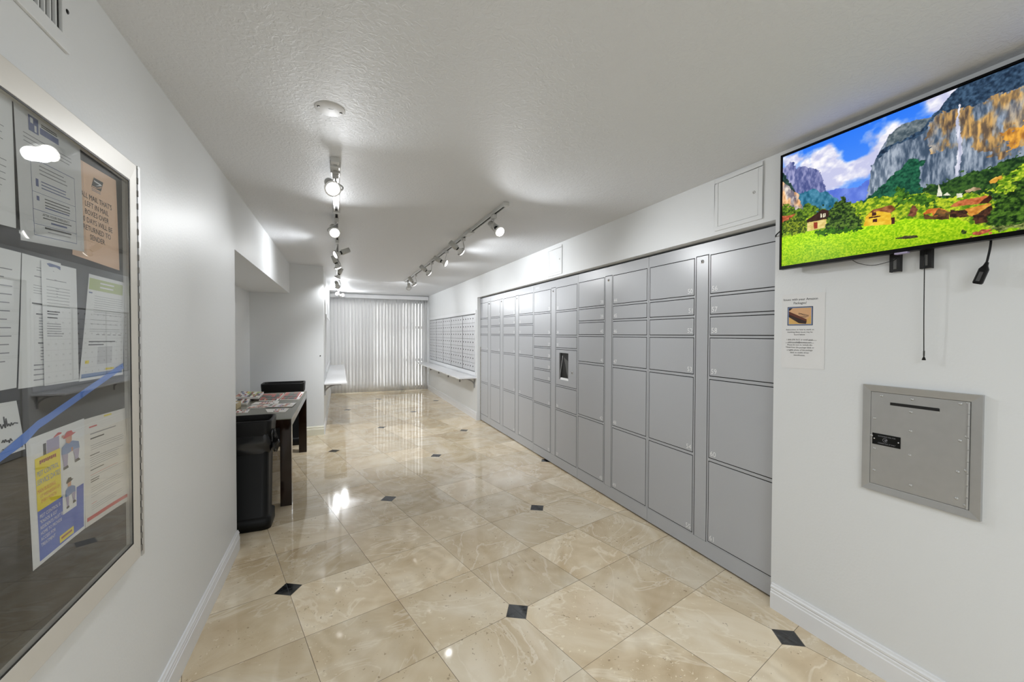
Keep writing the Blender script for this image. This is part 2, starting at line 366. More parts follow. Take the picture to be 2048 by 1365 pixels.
# baseboards: moulded profile swept along the wall foot
PROF = [(0, 0), (.015, 0), (.015, .084), (.012, .088), (.012, .098), (.009, .102), (.0125, .108), (.0125, .116), (.008, .122), (.006, .130), (0, .131)]
def baseboard(name, p0, p1, n, m, label):
    d = Vector((n[0], n[1], 0)).normalized()
    struct(name, MB().ext([tuple(d * a + Vector((0, 0, z))) for a, z in PROF], (p0[0], p0[1], 0), (p1[0], p1[1], 0)), m, label)
baseboard('baseboard_left', (XL, -3.2), (XL, NICHE_Y0 + .012), (1, 0), M_white, 'white moulded baseboard under the notice case wall')
baseboard('baseboard_right', (XR, -3.2), (XR, 1.470), (-1, 0), M_white, 'white moulded baseboard under the wall screen')
baseboard('baseboard_end', (XR, 6.556), (XR, 10.75), (-1, 0), M_white, 'white baseboard under the long mail shelf by the mailboxes')
baseboard('baseboard_divider', (-1.1, crossy(-1.1)), (-0.212, crossy(-0.212)), (CROSS, -1), M_cream, 'cream baseboard at the foot of the wall end by the table')
baseboard('baseboard_far', (-0.212, crossy(-0.212)), (-0.212, 10.75), (1, 0), M_white, 'white baseboard under the short shelf near the blinds')
# casing of the mailbox opening
b = MB()
b.box(2.088, XR, 6.60, 10.46, 1.775, 1.835); b.box(2.088, XR, 6.60, 6.645, 0.73, 1.775); b.box(2.088, XR, 10.415, 10.46, 0.73, 1.775); b.box(2.084, XR, 6.60, 10.46, 0.735, 0.795)
struct('trim_1', b, M_white, 'white casing round the wall of mailboxes', 0.002)
# corner strip with a wavy bead of caulk beside the lockers
b = MB(); n = 60; vv = []
for i in range(n + 1):
    z = 1.22 * i / n; w_ = 0.010 + 0.006 * math.sin(i * 1.9) + random.uniform(-.002, .002)
    vv += [(2.150, 6.552, z), (2.150, 6.540 - w_ * .5, z), (2.159, 6.540 - w_, z), (2.159, 6.552, z)]
ff = []
for i in range(n):
    for k in range(4): ff.append((i * 4 + k, i * 4 + (k + 1) % 4, i * 4 + 4 + (k + 1) % 4, i * 4 + 4 + k))
b.add(vv, ff); struct('trim_2', b, mat('dried_caulk', (150, 148, 144), 0.6, var=.1), 'ragged caulk bead along the inner edge of the locker opening')

# ================================================================ parcel lockers
ROWS6 = [(1.696, 1.934), (1.566, 1.672), (1.434, 1.542), (1.176, 1.411), (0.657, 1.149), (0.122, 0.630)]
ROWS5 = [(1.690, 1.930), (1.429, 1.667), (1.294, 1.404), (0.640, 0.872), (0.116, 0.616)]
ROWS8 = [(1.692, 1.931), (1.430, 1.668), (1.294, 1.403), (1.167, 1.272), (1.038, 1.144), (0.910, 1.014), (0.636, 0.886), (0.114, 0.614)]
SCREEN = (0.896, 1.270)
PL, HD, G = 0.110, 2.020, 0.0052
def locker(y0, wid, cols, strip, label, first=True):
    """cols = list of (ya, yb, rows, first number, number beside the low-y edge?)"""
    t = thing('parcel_locker', (2.45, y0 + wid / 2, 0), label, 'parcel locker', 'grey parcel locker banks')
    body = MB()
    body.box(XK + .030, 2.68, y0 + .0015, y0 + wid - .0015, 0.012, HD, 1)
    spans = sorted([(c[0], c[1], c[2]) for c in cols] + ([(strip[0], strip[1], [(0.110, 1.940)])]), key=lambda q: q[0])
    ylow = y0 + .0015
    for a, bb, rows in spans:
        body.box(XK, XK + .0295, ylow, a - G, PL, HD)          # stile
        rr = sorted(rows + ([SCREEN] if rows is ROWS5 else []))
        zl = PL
        for za, zb in rr:
            if za - G > zl: body.box(XK, XK + .0295, a - G, bb + G, zl, za - G)
            zl = zb + G
        body.box(XK, XK + .0295, a - G, bb + G, zl, HD)
        ylow = bb + G
    body.box(XK, XK + .0295, ylow, y0 + wid - .0015, PL, HD)
    body.build('cabinet_body', [M_lock, M_gapshade], t)
    MB().box(XK + .0005, XK + .019, y0 + .0015, y0 + wid - .0015, 0.012, PL - .0015).build('plinth', M_lock, t, 0.0008, 1)
    gk = MB()  # dark strips filling the gaps round the doors, painting their shade
    for a, bb, rows in spans:
        for za, zb in rows + ([SCREEN] if rows is ROWS5 else []):
            for q in ((a - G, a, za - G, zb + G), (bb, bb + G, za - G, zb + G), (a, bb, za - G, za), (a, bb, zb, zb + G)): gk.box(XK + .0012, XK + .0290, *q)
    gk.build('door_gap_shade', M_gapshade, t)
    for a, bb, rows, num, low in cols:
        k = num
        for za, zb in rows:
            d = MB().box(XK - .0008, XK + .013, a, bb, za, zb).build('door', M_lock, t, 0.0012, 2)
            v2, f2 = text2d(str(k), 0.045, 'CENTER')
            wn = max(x for x, y in v2) - min(x for x, y in v2); xm = min(x for x, y in v2)
            # reading direction on this wall runs towards -y
            yst = (a + .010 + wn) if low else (bb - .010)
            MB().add([(XK - .0012, yst - (x - xm), za + .028 + y) for x, y in v2], f2).build('door_number', M_num, d)
            k += 1
        if rows is ROWS5:
            za, zb = SCREEN
            ya, yb = 3.690, 3.880; sz0, sz1 = 0.955, 1.238
            p = MB()
            p.box(XK - .0008, XK + .013, a, ya, za, zb); p.box(XK - .0008, XK + .013, yb, bb, za, zb)
            p.box(XK - .0008, XK + .013, ya, yb, za, sz0); p.box(XK - .0008, XK + .013, ya, yb, sz1, zb)
            pan = p.build('screen_panel', M_lock, t)
            r = MB()
            r.box(XK + .013, XK + .0295, ya, yb, sz0, sz1)
            r.build('recess', M_blackm, pan)
            # screen leaning back in the recess
            s = MB(); s.add([(XK - .0005, yb - .012, sz0 + .004), (XK + .0125, yb - .055, sz1 - .03), (XK + .0125, yb - .045, sz1 - .03), (XK + .002, yb - .003, sz0 + .004)], [(0, 1, 2, 3)], 0)
            s.add([(XK + .001, ya + .006, sz0 + .010), (XK + .0125, yb - .075, sz1 - .045), (XK + .0125, ya + .006, sz1 - .09)], [(0, 1, 2)], 1)
            s.add([(XK - .0004, ya + .003, sz0 - .004), (XK - .0004, yb - .006, sz0 - .010), (XK + .008, yb - .02, sz0 + .022), (XK + .008, ya + .003, sz0 + .022)], [(0, 1, 2, 3)], 2)
            s.build('touch_screen', [M_alu, mat('dim_glass', (92, 92, 90), 0.15), M_num], pan)
            MB().box(XK - .004, XK, 3.598, 3.622, 1.03, 1.058).build('lock_plate', M_chrome, pan, 0.002)
            MB().box(XK - .005, XK - .0038, 3.611, 3.617, 1.036, 1.052).build('keyhole', M_black, pan)
    if strip:
        sp = MB().box(XK - .0006, XK + .013, strip[0], strip[1], 0.110, 1.940).build('service_panel', M_lock, t, 0.001, 1)
        MB().lathe((XK - .0006, (strip[0] + strip[1]) / 2, 1.905), (-1, 0, 0), [(0, .011), (.004, .011), (.006, .008), (.006, .0)], 20, cap=False).build('cam_lock', M_chrome, sp)
        MB().box(XK - .0085, XK - .0065, (strip[0] + strip[1]) / 2 - .0025, (strip[0] + strip[1]) / 2 + .0025, 1.899, 1.911).build('keyhole', M_black, sp)
    return t
def pair(y0, rn, nn, rf, nf, label):
    return locker(y0, 1.0075, [(y0 + .021, y0 + .439, rn, nn, False), (y0 + .573, y0 + .990, rf, nf, True)], (y0 + .459, y0 + .553), label)
# numbers of the near column sit at its far edge, those of the far column at its near edge
pair(1.496, ROWS6, 56, ROWS6, 50, 'grey parcel locker bank with doors 50 to 61 beside the wall notice')
pair(2.5035, ROWS6, 44, ROWS6, 38, 'grey parcel locker bank with doors 38 to 49')
tl = pair(3.511, ROWS5, 33, ROWS8, 25, 'grey parcel locker bank with the recessed touch screen and eight-door column')
pair(4.5185, ROWS6, 19, ROWS6, 13, 'grey two-column parcel locker bank just beyond the touch-screen bank')
locker(5.526, 0.533, [(5.658, 6.042, ROWS6, 7, True)], (5.546, 5.636), 'grey single-column parcel locker bank, second from the mailboxes')
locker(6.059, 0.533, [(6.191, 6.576, ROWS6, 1, True)], (6.079, 6.169), 'grey single-column parcel locker bank next to the mailboxes')
v2, f2 = text2d('amazon', 0.030, 'LEFT')
MB().box(XK - .0004, XK, 4.36, 4.47, 1.966, 1.992).build('maker_plate', mat('plate_grey', (196, 198, 202), 0.4), tl)

# ================================================================ mailboxes
mat_bank = mat('bank_frame', (120, 121, 124), .4, metal=.3)
def mailbox_bank(ya, yb, cols, label):
    t = thing('mailbox_bank', (2.15, (ya + yb) / 2, 0.80), label, 'mailboxes', 'aluminium mailbox banks')
    MB().box(2.104, 2.196, ya + .004, yb - .004, 0.797, 1.770).build('cabinet_body', M_blackm, t)
    f = MB(); f.box(2.093, 2.104, ya + .002, ya + .014, 0.797, 1.770); f.box(2.093, 2.104, yb - .014, yb - .002, .797, 1.770); f.box(2.093, 2.104, ya + .014, yb - .014, .797, .806); f.box(2.093, 2.104, ya + .014, yb - .014, 1.761, 1.770)
    f.build('frame', mat_bank, t)
    w_ = (yb - ya - .030) / cols; h_ = (1.760 - .807) / 7
    d0 = MB().box(-.006, .006, -(w_ / 2 - .0028), w_ / 2 - .0028, -(h_ / 2 - .002), h_ / 2 - .002).build('mailbox_door', M_mail, None, 0.0015, 1)
    k0 = MB().lathe((-.006, 0, 0), (-1, 0, 0), [(0, .0105), (.005, .0105), (.005, 0)], 12, cap=False).build('keyhole', M_black, None)
    dm, km = d0.data, k0.data; bpy.data.objects.remove(d0); bpy.data.objects.remove(k0)
    for c in range(cols):
        for r in range(7):
            d = bpy.data.objects.new('mailbox_door', dm); COL.objects.link(d); d.parent = t
            d.location = (2.0985 - 2.15, ya + .015 + w_ * (c + .5) - (ya + yb) / 2, .807 + h_ * (r + .5) - .80)
            k = bpy.data.objects.new('keyhole', km); COL.objects.link(k); k.parent = d; k.location = (0, w_ * .18, h_ * .05)
seam = [6.648, 7.411, 8.284, 8.976, 9.677, 10.412]
for i, (c, lb) in enumerate(zip((5, 5, 4, 4, 4), ('aluminium mailbox bank of five columns nearest the parcel lockers', 'aluminium mailbox bank of five columns, second from the parcel lockers', 'aluminium mailbox bank of four columns, middle one of the five banks', 'aluminium mailbox bank of four columns, second from the blinds', 'aluminium mailbox bank of four columns nearest the blinds'))):
    mailbox_bank(seam[i], seam[i + 1], c, lb)

# ================================================================ shelves
mat_brk = mat('bracket_grey', (150, 150, 150), .4)
def arc_bracket(y, xw, dirx, ln, drop):
    pts = [(xw + dirx * .011, y, .688 - drop)]
    for i in range(9):
        a = i / 8 * math.pi / 2
        pts.append((xw + dirx * (.006 + ln * (1 - math.cos(a))), y, .688 - drop + drop * .97 * math.sin(a)))
    return MB().tube(pts, .0105, 8).tube([(xw + dirx * .011, y, .688 - drop - .03), (xw + dirx * .011, y, .686)], .0105, 8).tube([(xw + dirx * .004, y, .679), (xw + dirx * (ln + .03), y, .679)], .0105, 8)
t = thing('wall_shelf', (1.95, 8.62, .69), 'long white wall shelf running under the mailboxes', 'shelf', 'white wall shelves')
MB().box(1.797, 2.099, 6.59, 10.62, .690, .711).build('shelf_board', M_shelf, t, .002)
for y in (6.68, 7.6, 8.5, 9.4, 10.3): arc_bracket(y, 2.10, -1, .20, .13).build('bracket', mat_brk, t)
t = thing('wall_shelf', (-0.06, 8.5, .69), 'white wall shelf on a curved bracket beside the niche wall end', 'shelf', 'white wall shelves')
MB().box(-0.211, 0.095, 6.57, 10.45, .690, .711).build('shelf_board', M_shelf, t, .002)
for y in (6.66, 8.5, 10.2): arc_bracket(y, -0.212, 1, .20, .13).build('bracket', mat_brk, t)
# second row of mailboxes seen edge-on beyond the wall end
t = thing('wall_panel', (-.20, 8.6, .8), 'flat grey wall panel seen edge-on above the short shelf', 'panel')
MB().box(-.2115, -.203, 7.35, 9.9, .86, 1.70).build('panel_board', M_mail, t)
b = MB()
b.box(-.2115, -.196, 7.30, 7.35, .82, 1.745); b.box(-.2115, -.196, 9.9, 9.95, .82, 1.745); b.box(-.2115, -.196, 7.35, 9.9, 1.70, 1.745); b.box(-.2115, -.196, 7.35, 9.9, .82, .86)
b.build('panel_frame', M_white, t, .002)
tag(MB().lathe((-.256, crossy(-.256), 1.12), (0, -1, 0), [(0, .008), (.012, .006), (.013, 0)], 12, cap=False).build('wall_hook', M_hinge), 'small dark hook on the wall end above the short shelf', 'hook')

# ================================================================ vertical blinds
t = thing('vertical_blind', (0.95, 10.66, 2.29), 'off-white vertical blinds covering the whole end window', 'blinds')
MB().box(-0.205, 2.092, 10.600, 10.606, 2.288, 2.374).box(-.205, 2.092, 10.606, 10.70, 2.366, 2.374).build('valance', M_white, t, .0015)
MB().box(-0.20, 2.088, 10.645, 10.685, 2.318, 2.350).build('head_rail', M_alu, t)
NS = 30; pitch = 2.29 / NS
for i in range(NS):
    xc = -0.205 + pitch * (i + .5); f = i / NS
    ang = math.radians(random.uniform(9, 14) if f < .42 else random.uniform(21, 32.5))
    if i in (6, 9, 27): ang += math.radians(9)
    wd = .089; seg = 6; rows = 10; v = []; fc = []
    for k in range(rows + 1):
        z = 0.012 + (2.322 - .012) * k / rows
        sway = math.radians(2.0) * math.sin(k * 1.3 + i * 2.1)
        for j in range(seg + 1):
            q = (j / seg - .5) * wd; bow = .010 * (1 - (2 * j / seg - 1) ** 2)
            a = ang + sway
            v.append((xc + q * math.cos(a) - bow * math.sin(a), 10.665 + q * math.sin(a) - bow * math.cos(a), z))
    for k in range(rows):
        for j in range(seg): fc.append((k * (seg + 1) + j, k * (seg + 1) + j + 1, (k + 1) * (seg + 1) + j + 1, (k + 1) * (seg + 1) + j))
    sl = MB().add(v, fc, 0, True).build('slat', M_slat, t)
    md = sl.modifiers.new('thickness', 'SOLIDIFY'); md.thickness = .0009

# ================================================================ ceiling fittings
t = thing('ceiling_cover_plate', (-.035, 1.912, zc(1.9)), 'round blank cover plate on the ceiling in front of the lamp track', 'cover plate')
z0 = zc(1.912) - .0005
MB().lathe((-.035, 1.912, z0 + .002), (0, 0, -1), [(0, .060), (.0032, .060), (.0040, .0585), (.0040, 0)], 48, cap=False).build('plate', mat('plate_white', (206, 206, 206), .55), t)
for sx in (-.043, .043): MB().lathe((-.035 + sx, 1.912 + (.012 if sx > 0 else -.012), z0 - .0021), (0, 0, -1), [(0, .006), (.0015, .005), (.0015, 0)], 12, cap=False).build('screw', M_hinge, t)
MB().box(-.040, -.020, 1.906, 1.910, z0 - .0026, z0 - .0019).build('slot', M_hinge, t)
# air grille high on the case wall
t = thing('air_grille', (XL, 1.15, 2.24), 'white wall air grille with upright fins above the notice case', 'air vent')
gy0, gy1, gz0, gz1 = .86, 1.402, 2.134, 2.352
b = MB(); x0, x1 = XL + .0003, XL + .008
b.box(x0, x1, gy0, gy1, gz0, gz0 + .036); b.box(x0, x1, gy0, gy1, gz1 - .036, gz1); b.box(x0, x1, gy0, gy0 + .03, gz0 + .036, gz1 - .036); b.box(x0, x1, gy1 - .03, gy1, gz0 + .036, gz1 - .036)
b.build('frame', M_wall, t, .0015)
MB().box(XL + .0002, XL + .0008, gy0 + .03, gy1 - .03, gz0 + .036, gz1 - .036).build('duct_opening', M_blackm, t)
y = gy0 + .045
while y < gy1 - .036:
    MB().box(XL + .001, XL + .0075, y, y + .0045, gz0 + .036, gz1 - .036).build('fin', M_wall, t); y += .021
MB().lathe((XL + .008, gy1 - .010, 2.235), (1, 0, 0), [(0, .006), (.0015, .005), (.0015, 0)], 10, cap=False).build('screw', M_black, t)

# ================================================================ lamp tracks
def track(name, x, ya, yb, label, feed):
    t = thing(name, (x, (ya + yb) / 2, zc((ya + yb) / 2)), label, 'lamp track', 'ceiling lamp tracks')
    def zz(y): return zc(y) - .0005
    b = MB(); w = .018
    pr = [(-w, 0, 0), (w, 0, 0), (w, 0, -.024), (w - .009, 0, -.024), (w - .009, 0, -.006), (-w + .009, 0, -.006), (-w + .009, 0, -.024), (-w, 0, -.024)]
    b.ext(pr, (x, ya, zz(ya)), (x, yb, zz(yb))); b.build('rail', M_ltrack, t)
    MB().ext([(-.0088, 0, -.0175), (.0088, 0, -.0175), (.0088, 0, -.0070), (-.0088, 0, -.0070)], (x, ya + .01, zz(ya)), (x, yb - .01, zz(yb))).build('conductor', M_black, t)
    MB().box(x - .021, x + .021, ya - .025, ya + .01, zz(ya) - .028, zz(ya)).build('end_cap', M_ltrack, t, .002)
    MB().box(x - .021, x + .021, yb - .01, yb + .02, zz(yb) - .028, zz(yb)).build('end_cap', M_ltrack, t, .002)
    for y, l in feed: MB().box(x - .026, x + .026, y, y + l, zz(y) - .034, zz(y)).build('connector', M_ltrack, t, .003)
    return t
TL, TR = -.020, 1.100
track('lamp_track', TL, 2.44, 10.30, 'white ceiling lamp track on the niche side of the room', [(2.47, .05), (2.56, .06), (3.40, .04)])
track('lamp_track', TR, 2.78, 7.62, 'white ceiling lamp track on the locker side of the room', [(3.60, .16)])
def lamp(x, y, B, d, label, grp, armside=1, power=1.0, cone=130):
    """clip-on track lamp; B = centre of the lamp face, d = direction it shines"""
    zt = zc(y) - .0252
    t = thing('track_spotlight', (x, y, zt), label, 'spotlight', grp)
    B = Vector(B); d = Vector(d).normalized()
    MB().box(x - .016, x + .016, y - .032, y + .032, zt - .030, zt).build('adapter', M_ltrack, t, .003)
    rim = B - d * .022
    side = d.cross(Vector((0, 0, 1)));  side = side.normalized() if side.length > .05 else Vector((1, 0, 0)); side *= armside
    top = Vector((x, y, zt - .028)); jt = rim + side * .046
    pts = []
    c1 = top + Vector((0, 0, -.03)); c2 = jt + side * .03 + Vector((0, 0, .03))
    for i in range(11):
        u = i / 10; pts.append(top * (1 - u) ** 3 + c1 * 3 * u * (1 - u) ** 2 + c2 * 3 * u * u * (1 - u) + jt * u ** 3)
    MB().tube(pts, .0045, 8).build('arm', M_ltrack, t)
    rg = MB()
    rg.lathe(rim - d * .004, d, [(0, .037), (0, .043), (.008, .044), (.008, .037), (0, .037)], 32, cap=False)
    rg.build('holder_ring', M_ltrack, t)
    sk = MB().lathe(rim - d * .142, d, [(0, .004), (.001, .025), (.083, .028), (.084, .018)], 24).build('lamp_sleeve', M_sock, t)
    MB().lathe(rim - d * .058, d, [(0, .0185), (.014, .0185), (.0145, .012)], 24).build('dark_collar', M_blackm, sk)
    bl = MB().lathe(rim - d * .044, d, [(0, .012), (.006, .016), (.018, .019), (.034, .030), (.044, .0350), (.052, .0355)], 32, cap=False).build('bulb', mat_bulb, t)
    MB().lathe(rim + d * .008, d, [(0, .0353), (.006, .033), (.011, .026), (.014, .015), (.015, 0)], 32, cap=False).build('lamp_face', M_bulb, bl)
    ld = bpy.data.lights.new('track_beam', 'SPOT'); ld.energy = SPOT * power; ld.spot_size = math.radians(cone); ld.spot_blend = 1.0; ld.shadow_soft_size = .03; ld.color = (.95, .975, 1.0)
    lo = bpy.data.objects.new('track_beam', ld); COL.objects.link(lo); lo.parent = t
    lo.location = B + d * .03 - Vector(t.location); lo.rotation_euler = d.to_track_quat('-Z', 'Y').to_euler()
    return t
mat_bulb = mat('bulb_glass', (224, 224, 222), .15)
GL, GR = 'spotlights on the niche-side track', 'spotlights on the locker-side track'
lamp(TL, 2.62, (-.030, 2.50, 2.228), (.15, -.82, -.50), 'round lit spotlight facing the entrance, first on the niche-side track', GL, -1, .24, 140)
lamp(TL, 3.62, (-.033, 3.56, 2.222), (.10, -.84, -.50), 'round lit spotlight facing the entrance, second on the niche-side track', GL, 1, .40, 140)
lamp(TL, 4.46, (-.050, 4.56, 2.224), (-.85, -.15, -.42), 'spotlight tipped towards the niche, third on the niche-side track', GL, 1, .30, 150)
lamp(TL, 5.36, (-.012, 5.38, 2.208), (.35, .25, -.85), 'spotlight tipped downwards, fourth on the niche-side track', GL, 1, 2.0, 125)
lamp(TL, 6.30, (-.036, 6.36, 2.208), (-.38, .25, -.85), 'spotlight pointing down, fifth on the niche-side track', GL, 1, .28, 98)
lamp(TL, 7.30, (-.030, 7.40, 2.196), (.12, .88, -.40), 'spotlight pointing down, sixth on the niche-side track', GL, 1, .7, 130)
lamp(TL, 9.80, (-.062, 9.93, 2.315), (-.35, -.80, .10), 'glaring lit spotlight under the ceiling by the blinds, nearer the shelf wall', GL, 1, 1.0, 160)
lamp(TL + .0, 10.20, (.075, 10.20, 2.315), (.45, -.8, .10), 'glaring lit spotlight under the ceiling by the blinds, farther from the shelf wall', GL, -1, 1.0, 160)
lamp(TR, 3.02, (1.134, 2.955, 2.205), (.25, -.80, -.62), 'round lit spotlight facing the entrance, first on the locker-side track', GR, 1, .6, 150)
lamp(TR, 3.88, (1.100, 3.90, 2.218), (.80, .25, -.50), 'spotlight turned to the lockers, second on the locker-side track', GR, 1, .40, 150)
lamp(TR, 4.55, (1.118, 4.60, 2.222), (.85, -.30, -.42), 'lit spotlight turned to the lockers, third on the locker-side track', GR, 1, .40, 150)
lamp(TR, 5.36, (1.085, 5.40, 2.214), (.78, .30, -.52), 'spotlight turned to the lockers, fourth on the locker-side track', GR, 1, .40, 150)
lamp(TR, 6.60, (1.105, 6.70, 2.210), (.60, .42, -.68), 'spotlight turned to the mailboxes, fifth on the locker-side track', GR, 1, .40, 150)
lamp(TR, 7.42, (1.120, 7.45, 2.225), (.10, .88, -.40), 'spotlight turned to the mailboxes, last on the locker-side track', GR, 1, .6, 130)
# ================================================================ sheets of paper
def B4(cs, s, t):
    """cs = top-left, top-right, bottom-right, bottom-left as read"""
    tl, tr, br, bl = cs
    return (tl * (1 - s) + tr * s) * t + (bl * (1 - s) + br * s) * (1 - t)
class Sheet:
    def __init__(s, name, label, cat, corners, out, paper, amp=.0, group=None, thick=.0004, curl=0.0, kind_parts=True):
        s.c = [Vector(p) for p in corners]; s.out = Vector(out).normalized(); s.amp = amp; s.curl = curl
        s.w = (s.c[1] - s.c[0]).length; s.h = (s.c[0] - s.c[3]).length
        n, m = 10, 12; b = MB(); v = []; f = []
        for side in (0, 1):
            for j in range(m + 1):
                for i in range(n + 1): v.append(s.P(i / n, j / m, 0 if side == 0 else -thick))
        k = (n + 1) * (m + 1)
        for side in (0, 1):
            for j in range(m):
                for i in range(n):
                    a = side * k + j * (n + 1) + i; f.append((a, a + 1, a + n + 2, a + n + 1))
        ring = [i for i in range(n + 1)] + [j * (n + 1) + n for j in range(1, m + 1)] + [m * (n + 1) + i for i in range(n - 1, -1, -1)] + [j * (n + 1) for j in range(m - 1, 0, -1)]
        for q in range(len(ring)):
            a, bb = ring[q], ring[(q + 1) % len(ring)]; f.append((a, bb, k + bb, k + a))
        b.add(v, f, 0, False)
        s.o = b.build(name, paper); tag(s.o, label, cat, group)
        for p in s.o.data.polygons: p.use_smooth = False
        s.pr = {}
    def P(s, u, v, off):
        p = B4(s.c, u, v)
        return p + s.out * (off + s.amp * (.5 + .5 * math.sin(5.1 * u + 2.3 * v + 1)) + s.curl * (u - .5) ** 2 * 4 * abs(1 - v))
    def get(s, part, m):
        if part not in s.pr: s.pr[part] = (MB(), [])
        mb, ms = s.pr[part]
        if m not in ms: ms.append(m)
        return mb, ms.index(m)
    def rect(s, u0, v0, u1, v1, m, part='lettering', lay=1):
        mb, mi = s.get(part, m); nu = max(1, int(abs(u1 - u0) / .1)); nv = max(1, int(abs(v1 - v0) / .1)); v = []; f = []
        for j in range(nv + 1):
            for i in range(nu + 1): v.append(s.P(u0 + (u1 - u0) * i / nu, v0 + (v1 - v0) * j / nv, .00025 * lay))
        for j in range(nv):
            for i in range(nu):
                a = j * (nu + 1) + i; f.append((a, a + 1, a + nu + 2, a + nu + 1))
        mb.add(v, f, mi)
    def poly(s, pts, m, part='lettering', lay=1):
        mb, mi = s.get(part, m); mb.add([s.P(u, v, .00025 * lay) for u, v in pts], [tuple(range(len(pts)))], mi)
    def text(s, body, u, v, size, m, align='CENTER', rot=0.0, lay=2, part='lettering', wide=1.0, maxw=None):
        """size = capital height as a share of the sheet's height"""
        v2, f2 = text2d(body, size * s.h / .69, align)
        if maxw:
            ww = (max(x for x, y in v2) - min(x for x, y in v2)) or 1
            wide = min(wide, maxw * s.w / ww)
        mb, mi = s.get(part, m); c, sn = math.cos(rot), math.sin(rot)
        mb.add([s.P(u + (x * wide * c - y * sn) / s.w, v + (x * wide * sn + y * c) / s.h, .00025 * lay) for x, y in v2], f2, mi)
    def lines(s, u0, u1, vs, m, th=.006, rag=.25):
        for q in vs: s.rect(u0, q - th / 2, u1 - random.random() * rag * (u1 - u0), q + th / 2, m)
    def done(s):
        for part, (mb, ms) in s.pr.items(): mb.build(part, ms, s.o)
        return s.o

